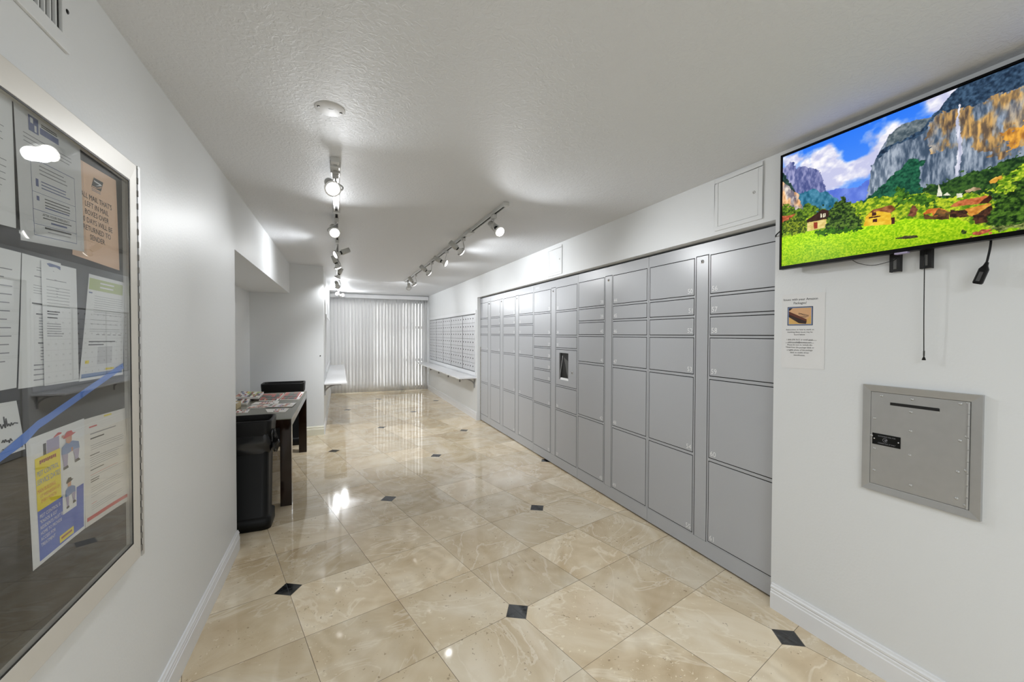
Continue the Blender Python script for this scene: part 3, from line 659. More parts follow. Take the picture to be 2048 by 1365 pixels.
# ================================================================ wall screen
def fbm(nx, ny, fx, fy, seed, octv=4):
    rng = np.random.RandomState(seed); out = np.zeros((ny, nx)); a = 1.0; tot = 0
    for o in range(octv):
        gx, gy = max(2, int(fx)) + 2, max(2, int(fy)) + 2; g = rng.rand(gy, gx)
        xs = np.linspace(0, gx - 1.001, nx); ys = np.linspace(0, gy - 1.001, ny)
        xi = xs.astype(int); yi = ys.astype(int); xf = xs - xi; yf = ys - yi
        xf = xf * xf * (3 - 2 * xf); yf = yf * yf * (3 - 2 * yf)
        r0 = g[yi][:, xi] * (1 - xf) + g[yi][:, xi + 1] * xf; r1 = g[yi + 1][:, xi] * (1 - xf) + g[yi + 1][:, xi + 1] * xf
        out += a * (r0 * (1 - yf)[:, None] + r1 * yf[:, None]); tot += a; a *= .55; fx *= 2; fy *= 2
    return out / tot
TV_LAYERS = {
 'valley_floor': [[(-0.071,0.551),(0.119,0.485),(0.256,0.368),(0.494,0.321),(0.599,0.289),(0.604,-0.338),(-0.065,-0.23)],[(0.32,0.415),(0.519,0.37),(0.683,0.308),(0.889,0.193),(0.893,-0.296),(0.325,-0.169)]],
 'distant_ridge': [[(0.212,0.574),(0.26,0.567),(0.304,0.546),(0.343,0.536),(0.37,0.561),(0.39,0.572),(0.406,0.573),(0.408,0.321),(0.245,0.4)]],
 'left_mtn': [[(-0.016,0.914),(0.017,0.896),(0.037,0.94),(0.054,0.924),(0.069,0.858),(0.101,0.85),(0.142,0.81),(0.176,0.768),(0.192,0.7),(0.206,0.627),(0.215,0.569),(0.265,0.478),(0.276,0.385),(-0.013,0.525)]],
 'left_slope': [[(0.069,0.629),(0.112,0.622),(0.148,0.627),(0.18,0.589),(0.215,0.569),(0.265,0.478),(0.276,0.358),(0.07,0.455)]],
 'near_cliff': [[(-0.019,0.875),(0.013,0.793),(0.046,0.711),(0.081,0.609),(0.101,0.496),(0.099,0.441),(-0.016,0.495)]],
 'near_cliff_trees': [[(-0.019,0.911),(0.013,0.837),(0.039,0.733),(0.071,0.645),(0.064,0.64),(0.046,0.685),(0.013,0.757),(-0.018,0.811)]],
 'big_mtn': [[(0.39,0.634),(0.406,0.712),(0.431,0.791),(0.447,0.844),(0.471,0.878),(0.5,0.895),(0.541,0.89),(0.586,0.869),(0.609,0.909),(0.627,0.947),(0.657,1.003),(0.867,1.05),(0.873,0.324)],[(0.39,0.672),(0.387,0.582),(0.379,0.495),(0.37,0.415),(0.784,0.198),(0.871,0.355)]],
 'high_slope': [[(0.471,0.878),(0.5,0.895),(0.541,0.89),(0.586,0.869),(0.567,0.791),(0.542,0.765),(0.47,0.762),(0.413,0.707),(0.408,0.713),(0.436,0.775),(0.447,0.844)]],
 'cliff_orange': [[(0.585,0.628),(0.574,0.757),(0.59,0.86),(0.614,0.878),(0.648,0.865),(0.701,0.848),(0.761,0.864),(0.799,0.853),(0.869,0.841),(0.872,0.494),(0.829,0.488),(0.774,0.454),(0.714,0.552),(0.672,0.603),(0.627,0.614)]],
 'cliff_orange_low': [[(0.763,0.625),(0.871,0.633),(0.872,0.517),(0.828,0.503),(0.783,0.497)]],
 'ridge_forest': [[(0.657,1.003),(0.867,1.073),(0.869,0.846),(0.799,0.858),(0.761,0.864),(0.701,0.848),(0.648,0.865),(0.614,0.878),(0.59,0.86),(0.567,0.791),(0.542,0.765),(0.47,0.762),(0.413,0.707),(0.405,0.724),(0.436,0.775),(0.491,0.781),(0.555,0.812),(0.586,0.869),(0.609,0.909)]],
 'mid_forest': [[(0.351,0.405),(0.381,0.433),(0.416,0.475),(0.446,0.517),(0.465,0.552),(0.497,0.584),(0.527,0.627),(0.567,0.588),(0.553,0.531),(0.552,0.481),(0.559,0.41),(0.725,0.249),(0.352,0.374)]],
 'right_forest': [[(0.559,0.405),(0.607,0.399),(0.639,0.402),(0.682,0.433),(0.723,0.422),(0.763,0.446),(0.827,0.459),(0.87,0.47),(0.872,0.17),(0.56,0.326)]],
 'green_hill': [[(0.314,0.406),(0.351,0.399),(0.39,0.41),(0.447,0.412),(0.509,0.379),(0.569,0.36),(0.617,0.296),(0.662,0.283),(0.683,0.297),(0.725,0.284),(0.753,0.234),(0.755,0.034),(0.257,0.239)],[(0.318,0.421),(0.365,0.406),(0.377,0.357),(0.366,0.212),(0.319,0.231)]],
 'hill_trees': [[(0.488,0.457),(0.498,0.457),(0.509,0.405),(0.53,0.365),(0.51,0.318),(0.478,0.311),(0.475,0.371)],[(0.52,0.347),(0.569,0.354),(0.584,0.28),(0.546,0.278)],[(0.589,0.311),(0.617,0.269),(0.608,0.246),(0.58,0.272)]],
 'waterfall': [[(0.664,0.892),(0.668,0.886),(0.663,0.809),(0.668,0.7),(0.674,0.591),(0.671,0.454),(0.658,0.463),(0.663,0.572),(0.658,0.708),(0.656,0.789)],[(0.658,0.495),(0.671,0.487),(0.667,0.432),(0.658,0.421)]],
 'left_trees': [[(-0.017,0.553),(0.021,0.561),(0.046,0.521),(0.095,0.476),(0.124,0.509),(0.147,0.508),(0.164,0.452),(0.203,0.449),(0.211,0.409),(0.148,0.403),(0.125,0.376),(0.123,0.271),(-0.015,0.304)]],
 'meadow': [[(-0.015,0.27),(0.067,0.267),(0.126,0.27),(0.218,0.254),(0.355,0.219),(0.495,0.175),(0.498,-0.232),(-0.012,-0.125)],[(0.476,0.195),(0.511,0.209),(0.571,0.176),(0.663,0.14),(0.71,0.083),(0.747,0.037),(0.874,-0.015),(0.876,-0.246),(0.356,-0.114),(0.353,0.224)]],
 'red_roof': [[(-0.004,0.462),(0.068,0.448),(0.044,0.418),(0.01,0.412),(-0.003,0.389)]],
 'left_tree': [[(0.007,0.385),(0.035,0.422),(0.069,0.418),(0.102,0.381),(0.129,0.322),(0.117,0.274),(0.07,0.293),(0.064,0.262),(0.055,0.266),(0.057,0.298),(0.007,0.318)]],
 'house_gable': [[(0.121,0.368),(0.195,0.43),(0.23,0.4),(0.23,0.339),(0.126,0.347)]],
 'house_wall': [[(0.126,0.347),(0.212,0.34),(0.212,0.271),(0.126,0.27)]],
 'house_door': [[(0.156,0.337),(0.174,0.331),(0.174,0.279),(0.157,0.281)]],
 'house_win': [[(0.186,0.396),(0.192,0.395),(0.193,0.361),(0.186,0.362)],[(0.198,0.392),(0.203,0.392),(0.204,0.359),(0.198,0.36)],[(0.205,0.391),(0.21,0.389),(0.21,0.364),(0.206,0.363)]],
 'big_tree_shadow': [[(0.218,0.269),(0.355,0.216),(0.355,0.183),(0.307,0.193),(0.178,0.213),(0.161,0.246)]],
 'big_tree': [[(0.287,0.514),(0.27,0.46),(0.229,0.435),(0.225,0.387),(0.209,0.329),(0.218,0.261),(0.353,0.201),(0.361,0.271),(0.33,0.357),(0.313,0.438)]],
 'yhouse_wall': [[(0.373,0.289),(0.39,0.309),(0.417,0.31),(0.462,0.275),(0.465,0.188),(0.364,0.215)]],
 'yhouse_roof': [[(0.371,0.285),(0.399,0.328),(0.464,0.33),(0.478,0.294),(0.462,0.272),(0.417,0.309),(0.39,0.309)]],
 'yhouse_dark': [[(0.395,0.307),(0.41,0.306),(0.411,0.281),(0.395,0.279)],[(0.398,0.254),(0.414,0.254),(0.414,0.228),(0.398,0.231)],[(0.384,0.277),(0.426,0.271),(0.426,0.262),(0.384,0.265)],[(0.463,0.238),(0.475,0.237),(0.475,0.188),(0.465,0.188)]],
 'barn_body': [[(0.566,0.217),(0.595,0.187),(0.643,0.192),(0.643,0.144),(0.571,0.176)]],
 'barn_roof': [[(0.565,0.212),(0.578,0.24),(0.611,0.24),(0.647,0.19),(0.597,0.186),(0.595,0.209)]],
 'barn_dark': [[(0.595,0.187),(0.611,0.232),(0.647,0.19),(0.647,0.174),(0.609,0.189)]],
 'hut': [[(0.517,0.223),(0.53,0.274),(0.533,0.295),(0.543,0.279),(0.551,0.253),(0.536,0.209)]],
 'roof_upper': [[(0.642,0.229),(0.664,0.25),(0.69,0.252),(0.737,0.25),(0.753,0.234),(0.721,0.21),(0.684,0.214)]],
 'roof_upper_dark': [[(0.721,0.21),(0.749,0.249),(0.755,0.228),(0.745,0.198)]],
 'roof_right': [[(0.682,0.189),(0.709,0.196),(0.749,0.198),(0.752,0.184),(0.726,0.157),(0.701,0.133)]],
 'body_right': [[(0.701,0.133),(0.726,0.157),(0.753,0.179),(0.754,0.074),(0.714,0.081),(0.71,0.114)],[(0.647,0.206),(0.682,0.189),(0.699,0.134),(0.645,0.153)]],
 'church': [[(0.611,0.396),(0.619,0.343),(0.622,0.31),(0.605,0.318),(0.608,0.35)],[(0.624,0.314),(0.635,0.329),(0.646,0.302)],[(0.662,0.304),(0.677,0.301),(0.677,0.275),(0.662,0.277)]],
 'orange_house': [[(0.744,0.341),(0.763,0.352),(0.788,0.346),(0.788,0.317),(0.748,0.321)]],
 'roof_grey': [[(0.685,0.317),(0.704,0.324),(0.727,0.299),(0.687,0.297)]],
 'right_tree': [[(0.753,0.224),(0.775,0.305),(0.788,0.356),(0.81,0.385),(0.87,0.424),(0.874,-0.024),(0.756,0.043),(0.746,0.118)]],
 'right_tree_light': [[(0.745,0.273),(0.764,0.302),(0.779,0.288),(0.79,0.35),(0.812,0.379),(0.87,0.424),(0.871,0.327),(0.819,0.327),(0.792,0.261),(0.764,0.248)]],
 'log': [[(0.477,0.081),(0.512,0.085),(0.547,0.08),(0.556,0.06),(0.522,0.061),(0.48,0.071)]],
 'flowers': [[(0.702,0.014),(0.717,0.034),(0.747,0.032),(0.751,0.006),(0.727,0.005)]],
 'bush': [[(0.677,0.05),(0.685,0.063),(0.694,0.044),(0.69,0.024),(0.679,0.029)]],
 'right_dark': [[(0.745,0.053),(0.874,0.031),(0.874,-0.01),(0.804,0.014),(0.785,0.007),(0.747,0.022)]],
}

STYLE = { 'valley_floor': ((70, 118, 20), (190, 212, 50), 110, 80, 0, 2.2), 'high_slope': ((66, 82, 92), (136, 146, 150), 90, 50, .006, 2.0),
   # two tones, noise cells across and up, edge roughness, contrast
 'distant_ridge': ((84, 112, 214), (124, 150, 236), 30, 14, .004, 1.6), 'left_mtn': ((74, 84, 140), (172, 172, 214), 90, 22, .006, 2.6),
 'left_slope': ((24, 92, 120), (84, 148, 178), 70, 26, .010, 2.2), 'near_cliff': ((92, 84, 100), (240, 228, 216), 90, 26, .006, 2.8),
 'near_cliff_trees': ((20, 44, 46), (52, 84, 70), 80, 40, .008, 2), 'big_mtn': ((64, 82, 104), (186, 196, 210), 130, 16, .003, 2.6),
 'cliff_orange': ((84, 72, 66), (236, 186, 108), 130, 16, .012, 2.8), 'cliff_orange_low': ((160, 104, 50), (244, 178, 70), 90, 22, .02, 2.6),
 'ridge_forest': ((22, 40, 62), (72, 100, 128), 110, 60, .006, 2.0), 'mid_forest': ((10, 58, 44), (44, 116, 82), 120, 70, .010, 2.2),
 'right_forest': ((16, 44, 22), (70, 110, 44), 120, 70, .014, 2.2), 'green_hill': ((74, 122, 20), (206, 220, 50), 110, 70, .010, 2.4),
 'hill_trees': ((24, 62, 18), (96, 148, 40), 120, 80, .016, 2.2), 'waterfall': ((176, 180, 206), (246, 246, 255), 120, 12, .004, 2.0),
 'left_trees': ((24, 54, 14), (128, 162, 40), 110, 80, .016, 2.2), 'meadow': ((128, 196, 4), (214, 250, 40), 190, 130, .004, 2.4),
 'red_roof': ((142, 62, 34), (218, 122, 82), 60, 60, .003, 2), 'left_tree': ((30, 56, 8), (160, 176, 44), 130, 90, .016, 2.4),
 'house_gable': ((46, 24, 20), (78, 44, 34), 60, 60, .001, 2), 'house_wall': ((214, 186, 104), (246, 224, 150), 60, 60, .001, 2),
 'house_door': ((140, 46, 30), (172, 70, 44), 60, 60, 0, 2), 'house_win': ((236, 226, 190), (250, 244, 220), 60, 60, 0, 2),
 'big_tree_shadow': ((24, 66, 10), (74, 134, 14), 120, 80, .010, 2), 'big_tree': ((8, 30, 10), (104, 138, 48), 130, 90, .014, 2.6),
 'yhouse_wall': ((226, 170, 32), (250, 214, 74), 50, 50, .001, 2), 'yhouse_roof': ((112, 58, 32), (192, 128, 78), 60, 60, .001, 2),
 'yhouse_dark': ((52, 22, 22), (86, 42, 36), 60, 60, 0, 2), 'barn_body': ((50, 34, 22), (118, 82, 48), 110, 60, .002, 2),
 'barn_roof': ((186, 92, 34), (240, 150, 74), 80, 60, .002, 2), 'barn_dark': ((60, 60, 34), (156, 104, 52), 80, 60, .002, 2),
 'hut': ((82, 46, 34), (150, 92, 66), 90, 60, .004, 2), 'roof_upper': ((160, 74, 40), (222, 134, 82), 90, 60, .003, 2),
 'roof_upper_dark': ((48, 22, 16), (80, 44, 30), 90, 60, .002, 2), 'roof_right': ((186, 112, 40), (238, 172, 74), 90, 60, .002, 2),
 'body_right': ((34, 22, 18), (102, 62, 42), 110, 70, .004, 2), 'church': ((206, 206, 178), (252, 250, 232), 60, 60, .001, 2),
 'orange_house': ((206, 138, 40), (246, 200, 92), 70, 50, .004, 2), 'roof_grey': ((136, 112, 82), (206, 184, 150), 80, 50, .004, 2),
 'right_tree': ((10, 34, 10), (88, 128, 40), 130, 90, .016, 2.6), 'right_tree_light': ((70, 120, 14), (210, 226, 62), 130, 90, .022, 2.4),
 'log': ((30, 26, 14), (92, 84, 60), 120, 60, .003, 2), 'flowers': ((126, 60, 40), (226, 112, 84), 130, 80, .012, 2.4),
 'bush': ((34, 54, 20), (92, 112, 40), 120, 80, .008, 2), 'right_dark': ((50, 66, 24), (170, 178, 104), 120, 80, .01, 2.4)}
def paint_tv(nx, ny):
    uu, vv = np.meshgrid(np.linspace(0, 1, nx), np.linspace(0, 1, ny))
    c = lambda t: np.array(t, float)
    sky = c((46, 124, 250)) * (1 - (1 - vv[..., None]) * .9) + c((150, 190, 255)) * ((1 - vv[..., None]) * .9)
    cl = fbm(nx, ny, 9, 6, 3, 5)
    dens = np.exp(-(((uu - .13) / .17) ** 2 + ((vv - .88) / .16) ** 2)) * 1.0 + np.exp(-(((uu - .30) / .18) ** 2 + ((vv - .68) / .15) ** 2)) * 1.1 + np.exp(-(((uu - .46) / .06) ** 2 + ((vv - .86) / .14) ** 2)) * .8 + np.exp(-(((uu - .63) / .05) ** 2 + ((vv - .95) / .06) ** 2)) + np.exp(-(((uu - .05) / .06) ** 2 + ((vv - .97) / .06) ** 2)) * .8
    dens -= np.exp(-(((uu - .33) / .05) ** 2 + ((vv - .79) / .035) ** 2)) * 1.1
    k = np.clip((dens + (cl - .5) * 2.4 - .25) * 1.7, 0, 1)[..., None]
    sh = np.clip((fbm(nx, ny, 22, 16, 11, 4) - .40) * 3.2, 0, 1)[..., None]
    img = sky * (1 - k) + (c((202, 204, 236)) * (1 - sh) + c((254, 252, 255)) * sh) * k
    w1 = fbm(nx, ny, 70, 44, 5, 3) - .5; w2 = fbm(nx, ny, 70, 44, 6, 3) - .5
    for li, (nm, polys) in enumerate(TV_LAYERS.items()):
        c1, c2, fx, fy, rg, ct = STYLE[nm]
        U = uu + w1 * rg * 3; V = vv + w2 * rg * 5; m = np.zeros(uu.shape, bool)
        for P in polys:
            inside = np.zeros(uu.shape, bool)
            for (xa, ya), (xb, yb) in zip(P, P[1:] + P[:1]):
                if ya == yb: continue
                inside ^= ((ya > V) != (yb > V)) & (U < (xb - xa) * (V - ya) / (yb - ya) + xa)
            m |= inside
        t = np.clip((fbm(nx, ny, fx, fy, 100 + li, 4) - .5) * ct + .5, 0, 1)
        if nm in ('cliff_orange', 'near_cliff', 'big_mtn', 'left_mtn'):
            big = np.clip((fbm(nx, ny, 8, 5, 300 + li, 3) - .5) * 3 + .5, 0, 1); t = np.clip(t * .75 + big * .35 - .05, 0, 1)
        col = c(c1) * (1 - t[..., None]) + c(c2) * t[..., None]
        if nm == 'cliff_orange':
            g = np.clip((fbm(nx, ny, 26, 6, 77, 3) - .50) * 5, 0, 1)[..., None]; col = col * (1 - g * .8) + (c((90, 96, 110)) * (1 - t[..., None]) + c((196, 196, 196)) * t[..., None]) * g * .8
        if nm == 'near_cliff':
            g = np.clip((fbm(nx, ny, 40, 8, 78, 3) - .52) * 6, 0, 1)[..., None]; col = col * (1 - g * .4) + c((228, 150, 60)) * g * .6
        if nm in ('meadow',):
            far = np.clip((vv - .02) / .16, 0, 1)[..., None]; col = col * (.86 + .14 * far)
        al = m.astype(float)
        if nm.startswith('cliff_orange'): al *= np.clip((fbm(nx, ny, 34, 9, 500 + li, 4) - .36) * 6, 0, 1)
        img = img * (1 - al[..., None]) + col * al[..., None]
    s = img / 255.0
    return np.where(s <= .04045, s / 12.92, ((s + .055) / 1.055) ** 2.4)
TVX, TY0, TY1, TZ0, TZ1 = 2.030, 0.435, 1.407, 1.760, 2.327
tv = thing('television', (2.05, .92, 2.04), 'flat black television on the wall showing an alpine valley with a waterfall', 'television')
b = MB(); bz = .0085
b.box(TVX, 2.060, TY0, TY1, TZ1 - bz, TZ1); b.box(TVX, 2.060, TY0, TY1, TZ0, TZ0 + .016)
b.box(TVX, 2.060, TY0, TY0 + bz, TZ0 + .016, TZ1 - bz); b.box(TVX, 2.060, TY1 - bz, TY1, TZ0 + .016, TZ1 - bz)
b.box(2.036, 2.060, TY0 + bz, TY1 - bz, TZ0 + .016, TZ1 - bz)
b.build('bezel', mat('bezel_black', (5, 5, 6), .3, spec=.15), tv)
MB().box(2.060, 2.078, .62, 1.22, 1.83, 2.22).build('rear_housing', M_blackm, tv)
MB().box(2.028, 2.05, .90, .94, TZ0 - .006, TZ0).build('sensor_window', M_lil, tv)
nx, ny = 620, 350
pic = paint_tv(nx, ny)
ys = np.linspace(1.397, .442, nx); zs = np.linspace(1.776, 2.316, ny)
vx = np.empty((ny * nx, 3)); off = ORG[tv.name]
vx[:, 0] = 2.0335 - off[0]; vx[:, 1] = np.tile(ys, ny) - off[1]; vx[:, 2] = np.repeat(zs, nx) - off[2]
ii = (np.arange(ny - 1)[:, None] * nx + np.arange(nx - 1)[None, :]).ravel()
fq = np.stack([ii, ii + 1, ii + nx + 1, ii + nx], 1)
me = bpy.data.meshes.new('screen'); me.from_pydata(vx, [], fq.tolist())
at = me.color_attributes.new('picture', 'FLOAT_COLOR', 'POINT')
at.data.foreach_set('color', np.concatenate([pic.reshape(-1, 3), np.ones((nx * ny, 1))], 1).astype(np.float32).ravel())
ms = bpy.data.materials.new('lit_screen'); ms.use_nodes = True; nt = ms.node_tree; pb = nt.nodes['Principled BSDF']
an = nt.nodes.new('ShaderNodeAttribute'); an.attribute_name = 'picture'
pb.inputs['Base Color'].default_value = (.004, .004, .004, 1); pb.inputs['Roughness'].default_value = .25; pb.inputs['Specular IOR Level'].default_value = .15
nt.links.new(an.outputs['Color'], pb.inputs['Emission Color']); pb.inputs['Emission Strength'].default_value = 2 ** -SC.view_settings.exposure
me.materials.append(ms)
so = bpy.data.objects.new('screen', me); COL.objects.link(so); so.parent = tv
# wall bracket behind and below it
mt = thing('screen_mount', (2.09, .92, 1.75), 'black slotted steel wall mount hanging out below the television', 'screen mount')
MB().box(2.092, 2.0995, .70, 1.15, 1.90, 2.15).build('wall_plate', M_blackm, mt)
for yc in (.866, .962):
    b = MB(); w = .0175
    b.box(2.080, 2.083, yc - w, yc - .006, 1.692, 2.13); b.box(2.080, 2.083, yc + .006, yc + w, 1.692, 2.13)
    b.box(2.080, 2.083, yc - .006, yc + .006, 1.692, 1.703); b.box(2.080, 2.083, yc - .006, yc + .006, 1.745, 2.13)
    b.box(2.083, 2.098, yc - w, yc - w + .003, 1.692, 2.13); b.box(2.083, 2.098, yc + w - .003, yc + w, 1.692, 2.13)
    b.build('hanging_arm', M_blackm, mt)
# cables
def cable(pts, r): return MB().tube(pts, r, 8)
def spline(ps, n=8):
    ps = [Vector(p) for p in ps]; out = []
    for i in range(len(ps) - 1):
        p0 = ps[max(i - 1, 0)]; p1 = ps[i]; p2 = ps[i + 1]; p3 = ps[min(i + 2, len(ps) - 1)]
        for k in range(n):
            t = k / n; out.append(.5 * ((2 * p1) + (p2 - p0) * t + (2 * p0 - 5 * p1 + 4 * p2 - p3) * t * t + (3 * p1 - p0 - 3 * p2 + p3) * t ** 3))
    return out + [ps[-1]]
pc = thing('power_adapter', (2.07, .72, 1.66), 'black in-line power adapter dangling on its cord under the television', 'adapter')
cable(spline([(2.070, .690, 1.80), (2.066, .689, 1.75), (2.062, .694, 1.70), (2.060, .699, 1.672)]), .0034).build('cord', M_black, pc)
b = MB(); ax = Vector((0, .022, -.068)).normalized(); sd = Vector((0, ax.z, -ax.y)); top = Vector((2.060, .698, 1.676)); fx = Vector((1, 0, 0))
prof = [(-.012, .004, .004), (0, .006, .005), (.012, .012, .008), (.060, .0125, .008), (.064, .010, .007)]
rings = []
for dd, hw, ht in prof: rings.append([top + ax * dd + sd * (hw * a) + fx * (ht * c) for a, c in ((-1, -.6), (-.7, -1), (.7, -1), (1, -.6), (1, .6), (.7, 1), (-.7, 1), (-1, .6))])
vs = [p for r in rings for p in r]; fs = [(i * 8 + k, i * 8 + (k + 1) % 8, i * 8 + 8 + (k + 1) % 8, i * 8 + 8 + k) for i in range(len(rings) - 1) for k in range(8)] + [tuple(range(8))[::-1], tuple(range(32, 40))]
b.add(vs, fs).build('housing', M_black, pc)
bb = MB(); q = [top + ax * a + sd * c + fx * -.0083 for a, c in ((.022, -.005), (.022, .005), (.054, .005), (.054, -.005))]
bb.add(q, [(0, 1, 2, 3)]).build('rating_label', mat('label_grey', (70, 70, 70), .5), pc)
hc = thing('antenna_cable', (2.07, .866, 1.5), 'thin black cable hanging straight down from the mount with a plug on its end', 'cable')
cable(spline([(2.075, .8665, 1.76), (2.074, .8662, 1.66), (2.075, .8655, 1.5), (2.077, .8645, 1.38), (2.078, .8645, 1.347)]), .0016).build('cord', M_black, hc)
MB().lathe((2.078, .8645, 1.375), (0, 0, -1), [(0, .0026), (.02, .0026), (.022, .0018)], 12).build('sleeve', M_hinge, hc)
MB().lathe((2.078, .8645, 1.352), (0, 0, -1), [(0, .0022), (.004, .004), (.013, .0062), (.0135, .0)], 16, cap=False).build('plug', M_black, hc)
tag(cable(spline([(2.055, 1.105, 1.765), (2.058, 1.075, 1.742), (2.068, 1.03, 1.728), (2.078, .985, 1.735), (2.085, .960, 1.745), (2.088, .955, 1.78)]), .0012).build('speaker_wire', M_black), 'thin black wire sagging from the television to the mount arm', 'wire')
tag(cable(spline([(2.09, 1.40, 1.985), (2.085, 1.43, 1.972), (2.085, 1.462, 1.952), (2.112, 1.482, 1.945), (2.145, 1.487, 1.943), (2.158, 1.488, 1.950)]), .0030).build('power_lead', M_black), 'black lead looping from the television into the locker recess', 'cable')

# ================================================================ notice on the wall
XN = XR - .0012
nt_ = Sheet('wall_notice', 'laminated notice taped to the wall between the lockers and the mail drop', 'notice', [(XN, 1.436, 1.642), (XN, 1.232, 1.636), (XN, 1.232, 1.272), (XN, 1.436, 1.266)], (-1, 0, 0), mat('laminated_paper', (228, 228, 228), .22, var=.01))
I = M_ink
nt_.text('Issues with your Amazon', .44, .925, .030, I, maxw=.82); nt_.text('Packages?', .44, .875, .030, I, maxw=.5)
nt_.rect(.14, .575, .74, .825, M_ink); nt_.rect(.155, .583, .725, .817, M_steelblue, lay=2); nt_.rect(.175, .592, .705, .808, M_cardy, lay=3)
nt_.poly([(.25, .808), (.705, .795), (.705, .70), (.60, .655), (.19, .752), (.175, .765), (.175, .79)], M_cardb, lay=4)
nt_.poly([(.175, .765), (.60, .655), (.60, .625), (.175, .725)], M_cardd, lay=5); nt_.poly([(.175, .725), (.60, .625), (.585, .595), (.42, .605), (.175, .690)], M_cardm, lay=5)
nt_.poly([(.175, .808), (.27, .808), (.20, .775), (.175, .775)], M_cardm, lay=5)
nt_.text('amazon', .53, .722, .030, I, rot=-.28, lay=6, maxw=.33)
nt_.poly([(.43, .712), (.50, .692), (.58, .688), (.64, .70), (.58, .682), (.50, .684)], I, lay=6)
for k, l in enumerate(('Instructions on how to work on', 'resolving these issues may be', 'found below.')): nt_.text(l, .44, .520 - k * .033, .019, I, maxw=.78 if k < 2 else .32)
for k, (l, w) in enumerate((('1-844-370-7615 or email amzl-', .78), ('address-info@amazon.com.', .68), ('Please be sure to include the', .72), ('TRA# from the package label, or', .82), ('a legible photo of the package', .76), ('label, to enable driver', .55), ('identification.', .36))): nt_.text(l, .44, .385 - k * .0345, .019, I, maxw=w)
nt_.rect(.64, .373, .83, .376, I); nt_.rect(.10, .339, .77, .342, I)
nt_.done()

# ================================================================ outgoing mail drop
t = thing('mail_drop_box', (XR, .886, 1.0), 'steel outgoing mail drop door with a slot set into the wall', 'mail drop')
b = MB(); o = [(1.068, 1.224), (.706, 1.224), (.706, .776), (1.068, .776)]; i_ = [(1.041, 1.196), (.737, 1.196), (.737, .804), (1.041, .804)]
for k in range(4):
    k2 = (k + 1) % 4; q = [o[k], o[k2], i_[k2], i_[k]]
    xs = (2.086, 2.086, 2.091, 2.091)
    v = [(x, y, z) for x, (y, z) in zip(xs, q)] + [(XR, y, z) for y, z in q]
    b.add(v, [(0, 1, 2, 3), (7, 6, 5, 4), (0, 4, 5, 1), (1, 5, 6, 2), (2, 6, 7, 3), (3, 7, 4, 0)])
b.build('frame', M_steel, t, .0012, 2)
d = MB(); sy0, sy1, sz0, sz1 = .821, .974, 1.1465, 1.1585
d.box(2.0915, 2.0985, .7385, 1.0395, .8055, sz0); d.box(2.0915, 2.0985, .7385, 1.0395, sz1, 1.1945); d.box(2.0915, 2.0985, .7385, sy0, sz0, sz1); d.box(2.0915, 2.0985, sy1, 1.0395, sz0, sz1)
door = d.build('door', M_steel, t)
pts = [];
for k in range(9):
    a = -math.pi / 2 + math.pi * k / 8; pts.append((sy1 - .006 + .006 * math.cos(a), sz0 + .006 + .006 * math.sin(a)))
for k in range(9):
    a = math.pi / 2 + math.pi * k / 8; pts.append((sy0 + .006 + .006 * math.cos(a), sz0 + .006 + .006 * math.sin(a)))
MB().add([(2.0912, y, z) for y, z in pts], [tuple(range(len(pts)))]).build('mail_slot', M_blackm, door)
for k in range(9):
    z = .806 + k * .0433; MB().lathe((2.0905, .7425, z), (0, 0, 1), [(0, .0034), (.0405, .0034)], 12).build('hinge_knuckle', M_steel, door)
for y, z in ((1.003, 1.181), (.903, 1.181), (.765, 1.185), (.745, 1.19), (1.026, 1.083), (.906, 1.130), (.906, 1.054), (.764, 1.050), (.747, 1.068), (1.025, .955), (.908, .957), (.768, .934), (.747, .945), (1.025, .862), (.903, .838), (.770, .835), (.747, .818), (1.036, 1.008)):
    MB().lathe((2.0915, y, z), (-1, 0, 0), [(0, .0058), (.0018, .0050), (.0034, .003), (.0038, 0)], 12, cap=False).build('rivet', M_steel, door)
npl = MB().box(2.0900, 2.0915, .937, 1.033, .974, 1.021).build('name_plate', M_black, door, .0004, 1)
lm = MB()
for body, z, h in (('OUTGOING MAIL FOR', 1.0115, .0050), ('CARRIER PICK UP ONLY', .9825, .0050)):
    v2, f2 = text2d(body, h / .69, 'CENTER'); ww = max(x for x, y in v2) * 2; sx = .060 / ww
    lm.add([(2.0897, .983 - x * sx, z + y) for x, y in v2], f2)
# round emblem
n = 24; v = []; f = []
for k in range(n):
    a = .5 + k / n * 4.6; v += [(2.0897, .988 - .0085 * math.cos(a), .997 + .0085 * math.sin(a)), (2.0897, .988 - .0073 * math.cos(a), .997 + .0073 * math.sin(a))]
for k in range(n - 1): f.append((2 * k, 2 * k + 2, 2 * k + 3, 2 * k + 1))
lm.add(v, f); lm.add([(2.0897, .991, .999), (2.0897, .981, 1.000), (2.0897, .979, .997), (2.0897, .989, .996)], [(0, 1, 2, 3)]); lm.add([(2.0897, .990, .994), (2.0897, .980, .993), (2.0897, .984, .990)], [(0, 1, 2)])
lm.build('lettering', M_inkg, npl)
for y in (1.026, .944): MB().lathe((2.0900, y, .9975), (-1, 0, 0), [(0, .0028), (.0012, .002), (.0013, 0)], 10, cap=False).build('rivet', M_chrome, npl)
